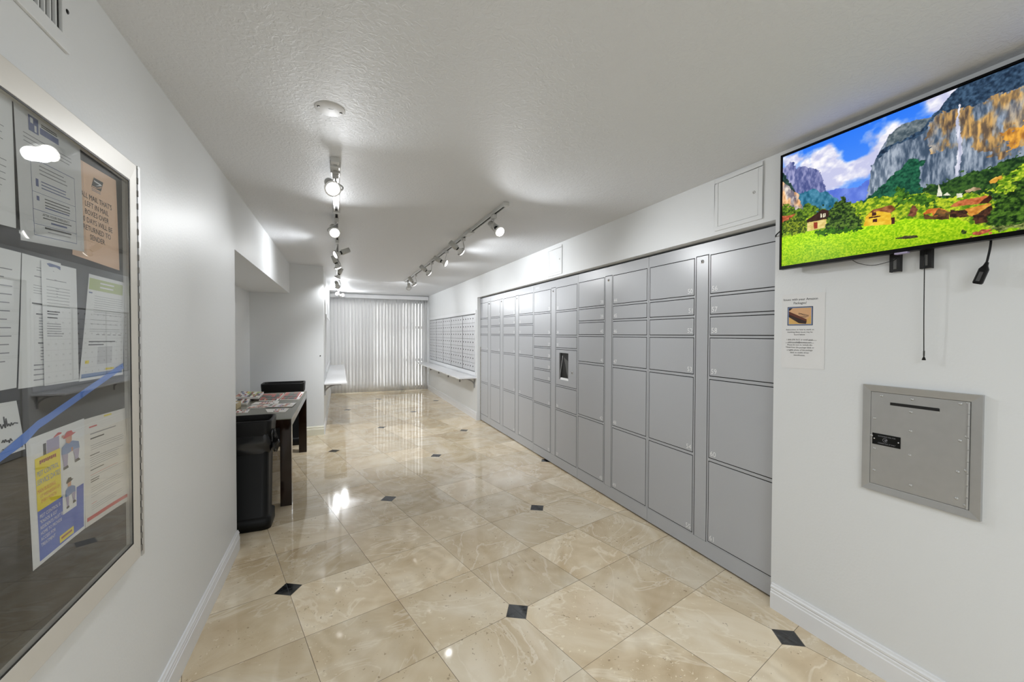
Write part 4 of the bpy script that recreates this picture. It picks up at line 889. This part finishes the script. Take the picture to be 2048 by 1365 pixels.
# ================================================================ access panels above the lockers
def access(y0, y1, z0, z1, label):
    t = thing('access_panel', (XR, (y0 + y1) / 2, (z0 + z1) / 2), label, 'access panel', 'painted access panels')
    b = MB(); xa, xb = XR - .0065, XR - .0002; w = .024
    b.box(xa, xb, y0, y1, z0, z0 + w); b.box(xa, xb, y0, y1, z1 - w, z1); b.box(xa, xb, y0, y0 + w, z0 + w, z1 - w); b.box(xa, xb, y1 - w, y1, z0 + w, z1 - w)
    b.build('frame', M_wall, t, .0015)
    dd = MB().box(XR - .0055, xb, y0 + w + .0016, y1 - w - .0016, z0 + w + .0016, z1 - w - .0016).build('door', M_wall, t)
    MB().lathe((XR - .0055, y0 + w + .026, z0 + .155), (-1, 0, 0), [(0, .0085), (.002, .0080), (.002, .004), (.0005, .0035), (.0005, 0)], 20, cap=False).build('cam_lock', M_alu, dd)
access(1.549, 1.856, 2.059, 2.366, 'square painted access panel nearest the television')
access(3.722, 4.025, 2.056, 2.352, 'square painted access panel above the touch-screen locker bank')
# ================================================================ glazed notice case
CY0, CY1, CZ0, CZ1 = .56, 1.744, .702, 1.976
IY1, IZ0, IZ1 = 1.675, .7605, 1.917
IY0 = CY0 + (CY1 - IY1)
case = thing('notice_case', (XL, 1.16, 1.33), 'glazed notice case with a pale metal frame and dark backing full of notices', 'notice case')
XF0, XG = -.606, -.6145
b = MB(); oo = [(CY0, CZ1), (CY1 - .030, CZ1), (CY1 - .030, CZ0), (CY0, CZ0)]; ii_ = [(IY0, IZ1), (IY1, IZ1), (IY1, IZ0), (IY0, IZ0)]
for k in range(4):
    k2 = (k + 1) % 4; q = [oo[k], oo[k2], ii_[k2], ii_[k]]; xs = (XF0, XF0, XF0 - .003, XF0 - .003)
    v = [(x, y, z) for x, (y, z) in zip(xs, q)] + [(XL + .001, y, z) for y, z in q]
    b.add(v, [(0, 1, 2, 3), (7, 6, 5, 4), (0, 4, 5, 1), (1, 5, 6, 2), (2, 6, 7, 3), (3, 7, 4, 0)])
b.build('frame', M_champ, case, .0015, 2)
b = MB().box(XL + .0005, -.6068, CY1 - .018, CY1, CZ0 - .006, CZ1 + .004).box(XL + .0005, -.626, CY0, CY1 - .018, CZ0 - .010, CZ0 - .0005)
b.build('wall_flange', M_alu, case, .001, 1)
hg = MB().box(XL + .001, -.6072, CY1 - .0295, CY1 - .0185, CZ0 + .012, CZ1 - .012).build('hinge', M_blackm, case)
mat_knuckle = mat('knuckle_steel', (120, 118, 114), .4, metal=.3); n = 60; hh = (CZ1 - CZ0 - .03) / n
for k in range(n):
    if k % 2 == 0: MB().lathe((-.6075, CY1 - .0238, CZ0 + .015 + k * hh), (0, 0, 1), [(0, .0042), (hh * .92, .0042)], 10).build('hinge_knuckle', mat_knuckle, hg)
MB().box(XL + .0006, -.6285, IY0 - .003, IY1 + .003, IZ0 - .003, IZ1 + .003).build('backing_board', M_felt, case)
MB().box(XG, XG + .003, IY0 + .0005, IY1 - .0005, IZ0 + .0005, IZ1 - .0005).build('glass_pane', M_glass, case)
gk = MB()
for a0, a1, z0, z1 in ((IY0, IY1, IZ1 - .004, IZ1), (IY0, IY1, IZ0, IZ0 + .004), (IY1 - .004, IY1, IZ0 + .004, IZ1 - .004), (IY0, IY0 + .004, IZ0 + .004, IZ1 - .004)):
    gk.box(XG + .0032, XG + .0045, a0, a1, z0, z1)
gk.build('gasket', M_blackm, case)
def pin(name, label, cs, paper=M_paper, x=-.627, amp=.001, curl=0, cat='notice', grp='papers in the notice case'):
    k = 1.018
    cs = [(x, y * k, 1.43473 + (z - 1.43473) * k) for y, z in cs]
    return Sheet(name, label, cat, cs, (1, 0, 0), paper, amp, grp, curl=curl)
# top row
s = pin('notice_sheet', 'white notice cut by the photo edge, topmost in the case', [(1.000, 1.910), (1.179, 1.910), (1.186, 1.650), (.985, 1.640)], x=-.6275)
s.lines(.08, .92, [.9 - .05 * k for k in range(14)], M_inkg, .006); s.done()
s = pin('notice_sheet', 'printed notice with blue ruled boxes inside a clear plastic sleeve', [(1.181, 1.908), (1.414, 1.914), (1.429, 1.646), (1.195, 1.628)], x=-.6255)
s.rect(.18, .86, .32, .98, M_inkb); s.rect(.205, .925, .245, .965, M_paper, lay=2); s.rect(.26, .87, .29, .92, M_paper, lay=2); s.rect(.34, .88, .62, .93, M_inkb); s.lines(.36, .6, [.96, .945], M_ink, .008, .1)
s.lines(.1, .9, [.82, .79, .76], M_inkg, .007)
for u0, v0, u1, v1 in ((.18, .06, .185, .66), (.86, .06, .865, .66), (.18, .655, .865, .66), (.18, .06, .865, .065), (.18, .40, .865, .403), (.18, .262, .865, .266), (.18, .150, .865, .153)): s.rect(u0, v0, u1, v1, M_inkb)
s.lines(.30, .8, [.62, .59, .56], M_inkg, .008); s.lines(.32, .78, [.50, .475, .45], M_inkb, .008); s.rect(.24, .45, .28, .51, M_inkb); s.rect(.24, .34, .28, .375, M_inkb); s.lines(.36, .8, [.37, .345, .32], M_ink, .008, .1); s.rect(.36, .295, .75, .305, M_inkb)
s.text('AFTER HOURS EMERGENCY', .53, .238, .020, M_ink, maxw=.64); s.lines(.32, .80, [.213], M_ink, .008, .05); s.rect(.44, .178, .70, .192, M_inkb)
s.lines(.34, .78, [.135], M_ink, .014, .05); s.lines(.38, .8, [.105], M_inkg, .006); s.done()
sl = pin('plastic_sleeve', 'clear plastic sleeve holding the blue ruled notice', [(1.178, 1.913), (1.421, 1.921), (1.436, 1.634), (1.188, 1.614)], M_film, x=-.6235, amp=.0004, cat='sleeve'); sl.done()
s = pin('notice_sheet', 'orange notice about unclaimed mail with a postal emblem', [(1.390, 1.880), (1.601, 1.889), (1.618, 1.624), (1.378, 1.630)], M_orange, x=-.627, amp=.0015)
s.poly([(.44, .895), (.66, .895), (.60, .785), (.38, .785)], M_ink); s.poly([(.44, .868), (.60, .862), (.625, .850), (.47, .812), (.565, .848), (.44, .855)], M_paper, lay=2); s.poly([(.395, .80), (.50, .80), (.62, .838), (.60, .82), (.49, .792), (.39, .79)], M_orange, lay=2)
s.rect(.39, .765, .59, .772, M_inkg); s.rect(.39, .750, .59, .757, M_inkg)
for k, (l, w) in enumerate((("ALL MAIL THAT'S", .86), ('LEFT IN MAIL', .66), ('BOXES OVER', .66), ('10 DAYS WILL BE', .84), ('RETURNED TO', .74), ('SENDER', .44))): s.text(l, .50,   .665 - k * .083, .054, M_ink, maxw=w)
s.done()
# middle row
s = pin('notice_sheet', 'white sheet cut by the photo edge in the middle row of the case', [(.995, 1.602), (1.199, 1.602), (1.180, 1.321), (.985, 1.319)], x=-.6278)
s.lines(.1, .9, [.86 - .06 * k for k in range(12)], M_inkg, .008); s.done()
s = pin('notice_sheet', 'white typed list with bullet paragraphs, partly under its neighbour', [(1.201, 1.602), (1.330, 1.600), (1.335, 1.314), (1.182, 1.318)], x=-.6268, amp=.0014)
s.lines(.35, .8, [.92, .90], M_inkg, .005); s.lines(.3, .9, [.85], M_inkg, .008, .1); s.lines(.28, .95, [.78, .76, .74, .72], M_inkg, .004); s.lines(.25, .8, [.64], M_ink, .010, .1)
s.lines(.35, .9, [.56], M_ink, .010, .1); s.lines(.42, .8, [.53 - .022 * k for k in range(8)], M_inkg, .007); s.lines(.40, .95, [.335], M_ink, .010, .05); s.lines(.46, .95, [.30 - .024 * k for k in range(5)], M_inkg, .007); s.lines(.30, 1., [.165], M_inkg, .010, .05); s.lines(.3, .8, [.13, .09, .05], M_inkg, .008); s.done()
s = pin('notice_sheet', 'white typed letter with a scrap of blue tape on top', [(1.258, 1.596), (1.390, 1.596), (1.396, 1.312), (1.262, 1.315)], x=-.6254, amp=.0010)
s.lines(.12, .70, [.86], M_inkg, .006, .05); s.lines(.12, .8, [.80 - .026 * k for k in range(7)], M_inkg, .004, .1); s.lines(.12, .5, [.60, .58, .55], M_ink, .009); s.lines(.1, .6, [.50 - .02 * k for k in range(6)], M_inkg, .006)
s.poly([(.14, .985), (.22, .965), (.40, .972), (.52, .955), (.52, .985), (.40, .990), (.22, .995)], M_inkb, part='tape_scrap'); s.done()
s = pin('notice_sheet', 'white form with a green heading band and blue footer', [(1.452, 1.592), (1.646, 1.590), (1.630, 1.307), (1.398, 1.310)], x=-.6265, amp=.0012)
s.rect(.02, .855, .94, .965, M_green); s.rect(.30, .925, .68, .94, M_paper, lay=2); s.rect(.30, .885, .66, .90, M_paper, lay=2); s.rect(.03, .82, .12, .832, M_inkb)
s.lines(.18, .95, [.80 - .022 * k for k in range(9)], M_inkg, .003, .1); s.lines(.12, .9, [.57, .53, .48, .46], M_inkg, .003, .1); s.lines(.12, .8, [.36], M_ink, .010, .2); s.lines(.12, .5, [.33], M_ink, .010)
for k in range(5): s.rect(.28 + k * .14, .425, .36 + k * .14, .430, M_ink)
s.rect(.34, .14, .70, .31, mat('map_grey', (206, 206, 208), .7)); s.rect(.08, .155, .16, .185, M_yel); s.rect(.55, .075, .76, .095, M_yel); s.rect(.03, .025, .97, .062, M_steelblue); s.done()
# tape across the case
b = MB(); up = [(1.04, 1.150), (1.128, 1.199), (1.194, 1.223), (1.238, 1.241), (1.265, 1.247), (1.45, 1.296), (1.629, 1.342)]; dn = [(1.04, 1.132), (1.129, 1.182), (1.200, 1.201), (1.241, 1.223), (1.268, 1.229), (1.45, 1.278), (1.632, 1.326)]
v = [(-.6235 + .0006 * math.sin(i * 2), y * 1.016, 1.43473 + (z - 1.43473) * 1.016) for i, (y, z) in enumerate(up)] + [(-.6235 - .0004 * math.sin(i * 2), y * 1.016, 1.43473 + (z - 1.43473) * 1.016) for i, (y, z) in enumerate(dn)]
n = len(up); v += [(x - .0004, y, z) for x, y, z in v]
f = [(i, i + 1, n + i + 1, n + i) for i in range(n - 1)] + [(2 * n + n + i, 2 * n + n + i + 1, 2 * n + i + 1, 2 * n + i) for i in range(n - 1)] + [(i + 1, i, 2 * n + i, 2 * n + i + 1) for i in range(n - 1)] + [(n + i, n + i + 1, 3 * n + i + 1, 3 * n + i) for i in range(n - 1)]
tag(MB().add(v, f).build('tape_strip', M_tape), 'strip of blue masking tape running slantwise across the notice case', 'tape')
# bottom row
s = pin('notice_sheet', 'hand-lettered white card cut by the photo edge', [(1.010, 1.300), (1.174, 1.295), (1.198, 1.189), (.990, 1.191)], x=-.6252, amp=.0006)
ink = M_ink
def scrawl(s, pts):
    for a, c in zip(pts, pts[1:]):
        d = Vector((c[0] - a[0], c[1] - a[1])); nrm = Vector((-d.y, d.x)).normalized() * .010
        s.poly([(a[0] + nrm.x, a[1] + nrm.y), (a[0] - nrm.x, a[1] - nrm.y), (c[0] - nrm.x, c[1] - nrm.y), (c[0] + nrm.x, c[1] + nrm.y)], ink, part='handwriting')
scrawl(s, [(.70, .62), (.72, .52), (.745, .60), (.77, .52), (.79, .70), (.80, .54), (.82, .59), (.84, .53), (.86, .60), (.875, .54), (.90, .58), (.96, .555)])
scrawl(s, [(.76, .74), (.765, .56)])
scrawl(s, [(.70, .26), (.72, .31), (.735, .25), (.75, .31), (.77, .25), (.79, .28), (.80, .22), (.82, .30), (.84, .24)])
for k, ch in enumerate('26-259-888'): s.text(ch, .58 + k * .042, .10, .085, ink, part='handwriting')
s.done()
s = pin('flyer', 'pest control flyer with yellow and blue blocks and workers in overalls', [(1.199, 1.207), (1.414, 1.213), (1.413, .926), (1.214, .920)], M_paper, x=-.6250, amp=.0012)
s.rect(.11, .03, .97, .42, M_blue); s.rect(.11, .42, .53, .83, M_yel, lay=2); s.rect(.55, .26, .82, .62, M_paper, lay=2)
for k in range(9): s.rect(.18 + k * .031, .775 + (k % 2) * .004, .205 + k * .031, .803, M_dred, lay=3)
s.text('PEST CONTROL', .31, .705, .038, M_steelblue, maxw=.36, lay=3); s.text('SERVICE DATES', .32, .640, .042, M_steelblue, maxw=.40, lay=3)
s.text('MAIN BUILDING:', .28, .570, .030, M_or, maxw=.31, lay=3); s.text('1ST WEDNESDAY OF', .33, .525, .025, M_or, maxw=.34, lay=3); s.text('EVERY MONTH', .31, .483, .026, M_or, maxw=.26, lay=3)
for k, (l, w) in enumerate((('PEST CONTROL IS', .36), ('"KNOCK & GO"', .30), ('RESIDENTS MUST BE', .42), ('HOME TO PROVIDE', .38), ('ACCESS FOR', .26), ('TREATMENT', .25))): s.text(l, .14, .372 - k * .045, .026, M_paper, 'LEFT', maxw=w, lay=3)
s.rect(.47, .045, .75, .105, M_yel, lay=3)
for k in range(8): s.rect(.50 + k * .027, .07, .522 + k * .027, .088, M_dred, lay=4)
# workers printed on the flyer
def worker(s, u, v, w, h, cap, suit, lay=4):
    P = lambda pts, m: s.poly([(u + a * w, v + c * h) for a, c in pts], m, lay=lay)
    P([(.10, .86), (.30, .98), (.55, .97), (.62, .90), (.80, .88), (.60, .84), (.12, .82)], cap)
    P([(.22, .83), (.56, .84), (.55, .70), (.40, .65), (.25, .70)], M_skin)
    P([(.02, .62), (.25, .70), (.60, .69), (.95, .60), (1.0, .42), (.72, .44), (.30, .40), (.0, .44)], suit)
    P([(.30, .52), (.62, .52), (.60, .42), (.34, .42)], M_skin)
    P([(.02, .44), (.34, .42), (.30, .10), (.12, .10)], M_lil); P([(.62, .44), (.98, .42), (.92, .16), (.74, .16)], M_lil)
    P([(.08, .10), (.32, .11), (.36, .04), (.08, .03)], M_ink); P([(.72, .16), (.92, .17), (1.04, .09), (.72, .08)], M_ink)
worker(s, .55, .62, .34, .33, M_red, M_steelblue); worker(s, .60, .28, .20, .27, M_ink, M_steelblue)
s.rect(.25, .80, .30, .92, M_ink, lay=1); s.rect(.31, .83, .52, .935, M_lil, lay=1); s.poly([(.42, .94), (.50, .965), (.56, .955), (.56, .945), (.43, .935)], M_red, lay=2); s.rect(.56, .905, .60, .925, M_skin, lay=2); s.done()
s = pin('notice_sheet', 'white payment letter with a red band along its foot', [(1.414, 1.209), (1.636, 1.203), (1.662, .909), (1.413, .926)], M_paperw, x=-.6266, amp=.0022, curl=.001)
s.rect(.46, .972, .64, .988, M_yel); s.lines(.12, .30, [.912], M_red, .014, .05); s.lines(.14, .74, [.845], M_inkg, .010, .02); s.lines(.14, .46, [.80], M_ink, .012, .02)
s.lines(.14, .95, [.735, .715, .695], M_inkg, .004, .08); s.lines(.12, .36, [.645], M_ink, .007, .1); s.lines(.12, .92, [.62, .60, .58, .56, .54], M_inkg, .004); s.lines(.12, .44, [.505], M_ink, .007, .1); s.lines(.12, .8, [.46], M_red, .003, .4); s.lines(.12, .96, [.44], M_inkg, .003, .05); s.lines(.12, .32, [.415, .395], M_ink, .007, .1)
s.lines(.12, .95, [.34, .32, .30, .27, .25], M_inkg, .003, .25); s.lines(.12, .24, [.19], M_red, .004, .1); s.lines(.12, .85, [.17, .15, .13], M_inkg, .003); s.rect(.03, .045, 1.0, .080, M_red); s.done()

# ================================================================ table in the niche
t = thing('side_table', (-.73, 4.76, 0), 'dark mottled table in the niche covered with advertising papers', 'table')
ty0, ty1, tx0, tx1, th = 3.877, 5.645, -1.085, -.374, .726
MB().box(tx0, tx1, ty0, ty1, th - .006, th).build('table_top', M_tabtop, t, .001, 1)
b = MB().box(tx0 + .002, tx1 - .001, ty0 + .001, ty1 - .001, th - .070, th - .0065); b.build('apron', M_tort, t)
lg = .086
for x in (tx0, tx1 - lg):
    for y in (ty0, ty1 - lg): MB().box(x + .001, x + lg - .001, y + .001, y + lg - .001, 0, th - .0705).build('leg', M_tort, t)

# ================================================================ bins
def bin_(x0, x1, y0, y1, H, label, liner):
    t = thing('waste_bin', ((x0 + x1) / 2, (y0 + y1) / 2, 0), label, 'bin', 'tall black waste bins')
    cx, cy = (x0 + x1) / 2, (y0 + y1) / 2; hx, hy = (x1 - x0) / 2, (y1 - y0) / 2
    def ring(z, ix, r):
        pts = []; ax, ay = hx - ix, hy - ix
        for sx, sy, a0 in ((1, 1, 0), (-1, 1, 90), (-1, -1, 180), (1, -1, 270)):
            for k in range(6):
                a = math.radians(a0 + 90 * k / 5); pts.append((cx + sx * (ax - r) + r * math.cos(a), cy + sy * (ay - r) + r * math.sin(a), z))
        return pts
    def shell(levels, capb=True):
        b = MB(); v = []; n = 24
        for z, ix, r in levels: v += ring(z, ix, r)
        f = [(i * n + k, i * n + (k + 1) % n, (i + 1) * n + (k + 1) % n, (i + 1) * n + k) for i in range(len(levels) - 1) for k in range(n)]
        b.add(v, f, 0, True)
        if capb: b.add(ring(*levels[0]), [tuple(range(n))[::-1]])
        return b
    shell([(0, .020, .05), (.004, .012, .05), (.080, .012, .05), (.088, .022, .05), (.10, .030, .05), (H - .14, .020, .045), (H - .13, .022, .045), (H - .03, .024, .045), (H - .03, .03, .04), (.03, .045, .04)]).build('bin_body', M_black, t)
    shell([(H - .115, .006, .045), (H - .012, .000, .045), (H, .002, .045), (H, .016, .040), (H - .008, .022, .038), (H - .11, .026, .038), (H - .115, .006, .045)], False).build('rim', M_black, t)
    if liner:
        b = MB(); v = []; n = 24; lv = 7
        for k in range(lv):
            z = H - .10 - .13 * k / (lv - 1)
            for i, p in enumerate(ring(z, 0, .05)):
                q = Vector((p[0] - cx, p[1] - cy, 0)); wob = .006 * math.sin(i * 2.3 + k * 1.1) + .004 * math.sin(i * 5.1 - k)
                sc = 1 + (-.030 + .030 * math.sin(k / (lv - 1) * math.pi) + wob * 1.5)
                v.append((cx + q.x * sc, cy + q.y * sc, z + .008 * math.sin(i * 1.7)))
        f = [(i * n + k, i * n + (k + 1) % n, (i + 1) * n + (k + 1) % n, (i + 1) * n + k) for i in range(lv - 1) for k in range(n)]
        b.add(v, f, 0, True).build('liner_skirt', M_bag, t)
        # gathered knot of liner at the near corner
        b = MB(); rng = random.Random(4); v = []; f = []; m, nn = 9, 10
        for j in range(m):
            for i in range(nn):
                a = 2 * math.pi * i / nn; q = j / (m - 1); r = (.028 * math.sin(math.pi * (.12 + .83 * q)) + .004) * (1 + .45 * math.sin(3 * a + q * 5) + rng.uniform(-.15, .15))
                v.append((x1 + .006 + r * math.cos(a) * .8 + .012 * (1 - q), y0 + .06 + r * math.sin(a) * 1.1, H - .24 + .17 * q + rng.uniform(-.004, .004)))
        for j in range(m - 1):
            for i in range(nn): f.append((j * nn + i, j * nn + (i + 1) % nn, (j + 1) * nn + (i + 1) % nn, (j + 1) * nn + i))
        b.add(v, f, 0, False); b.build('liner_knot', M_bag, t)
    return t
bin_(-1.03, -.462, 3.44, 3.745, .800, 'tall black waste bin with a liner in front of the table', True)
bin_(-.915, -.425, 5.93, 6.215, .800, 'black waste bin behind the table, only its rim clear of the papers', False)

# ================================================================ papers on the table
CELLS = {'w': M_paper, 'r': mat('ink_brick', (158, 74, 70), .7), 'd': M_dred, 'g': M_dgreen, 'G': M_green, 'b': M_inkb, 'y': M_yel, 'l': M_lil, 'k': M_ink, 'o': M_skin}
def flyer(label, cs, z, cells, thick=.0012, grp='advertising papers on the table', paper=M_paperw, seed=0, dense=False):
    """cs = far-niche side, far-room side, near-room side, near-niche side in plan"""
    s = Sheet('flyer', label, 'flyer', [(x, y, z) for x, y in cs], (0, 0, 1), paper, .0012, grp, thick=thick)
    rng = random.Random(seed); nr = len(cells)
    for r, row in enumerate(cells):
        nc = len(row)
        for c, ch in enumerate(row):
            if ch == ' ': continue
            for q in range(2):
                u0 = .02 + .96 * c / nc + rng.uniform(0, .2) / nc + q * .4 / nc; v1 = 1 - (.03 + .94 * r / nr)
                if dense: s.rect(.02 + .96 * (c + q * .5) / nc, v1 - .94 / nr * .92, .02 + .96 * (c + q * .5 + .45) / nc, v1, CELLS[ch if rng.random() < .7 else rng.choice('kkdgr')]); continue
                s.rect(u0, v1 - .9 * .94 / nr + rng.uniform(0, .2) / nr, u0 + rng.uniform(.3, .5) / nc, v1 - rng.uniform(0, .25) / nr, CELLS[ch if rng.random() < .75 else rng.choice('wkrlg')])
    s.done(); return s
T = th
flyer('grey newspaper leaves at the bottom of the pile by the niche wall', [(-1.04, 5.22), (-.885, 5.25), (-.845, 4.74), (-1.0, 4.80)], T + .022, [' kGkG k', 'k kk k ', ' l k kl'], .021, seed=1, dense=True)
flyer('unfolded colour newspaper with a blue and yellow corner, top of the back pile', [(-1.045, 5.57), (-.80, 5.42), (-.785, 4.99), (-1.02, 5.11)], T + .042, ['b yGG GG', ' b GG Gl', 'r l kGGk', 'or lk r '], .019, seed=2, dense=True)
flyer('sale flyer with a red and black grid in the middle of the table', [(-.825, 5.56), (-.605, 5.50), (-.605, 4.93), (-.785, 5.01)], T + .0035, ['rrrrgk', 'rkggkr', 'rkgkkr', 'dokkrw'], .003, seed=3, dense=True)
flyer('sale flyer with a red and black grid at the room edge of the table', [(-.595, 5.60), (-.397, 5.57), (-.405, 4.96), (-.590, 4.99)], T + .0025, ['rrgkgrw', 'rkgkgrw', 'rgkgkrw', 'dkgkkrw'], .002, seed=4, dense=True)
flyer('white coupon sheet with red print, farthest of the loose coupons', [(-.80, 4.93), (-.585, 4.91), (-.575, 4.735), (-.815, 4.76)], T + .0030, ['  rrrr w', ' wrorrww'], .002, seed=5)
flyer('white coupon sheet with green print at the room side of the loose coupons', [(-.590, 4.72), (-.410, 4.715), (-.425, 4.475), (-.655, 4.535)], T + .0042, ['w  l ro w', 'grglrow '], .0012, seed=6)
flyer('coupon sheet with orange and green pictures next to the green-print coupon', [(-.800, 4.73), (-.595, 4.715), (-.660, 4.52), (-.815, 4.535)], T + .0020, ['w or wg', 'rogrgor'], .0015, seed=7)
flyer('white coupon sheet nearest the table end', [(-.640, 4.43), (-.440, 4.405), (-.455, 4.215), (-.600, 4.25)], T + .0016, [' w roow ', '  wrrw w'], .0014, seed=8)
flyer('narrow coupon sheet beside the tan leaflet box', [(-.875, 4.50), (-.77, 4.47), (-.76, 4.30), (-.86, 4.32)], T + .0018, ['wrow', 'r rw'], .0014, seed=9)
t = thing('leaflet_box', (-.95, 4.62, T), 'small tan leaflet box on the table beside the niche wall', 'box')
b = MB(); bx0, bx1, by0, by1, bh = -1.04, -.885, 4.52, 4.70, .055
b.box(bx0, bx1, by0, by1, T + .001, T + .004); b.box(bx0, bx1, by0, by0 + .003, T + .004, T + bh); b.box(bx0, bx1, by1 - .003, by1, T + .004, T + bh); b.box(bx0, bx0 + .003, by0 + .003, by1 - .003, T + .004, T + bh); b.box(bx1 - .003, bx1, by0 + .003, by1 - .003, T + .004, T + bh)
b.build('box_body', M_tan, t)
MB().box(bx0 + .006, bx1 - .006, by0 + .006, by1 - .006, T + .004, T + bh - .008).build('leaflets', M_paperw, t)
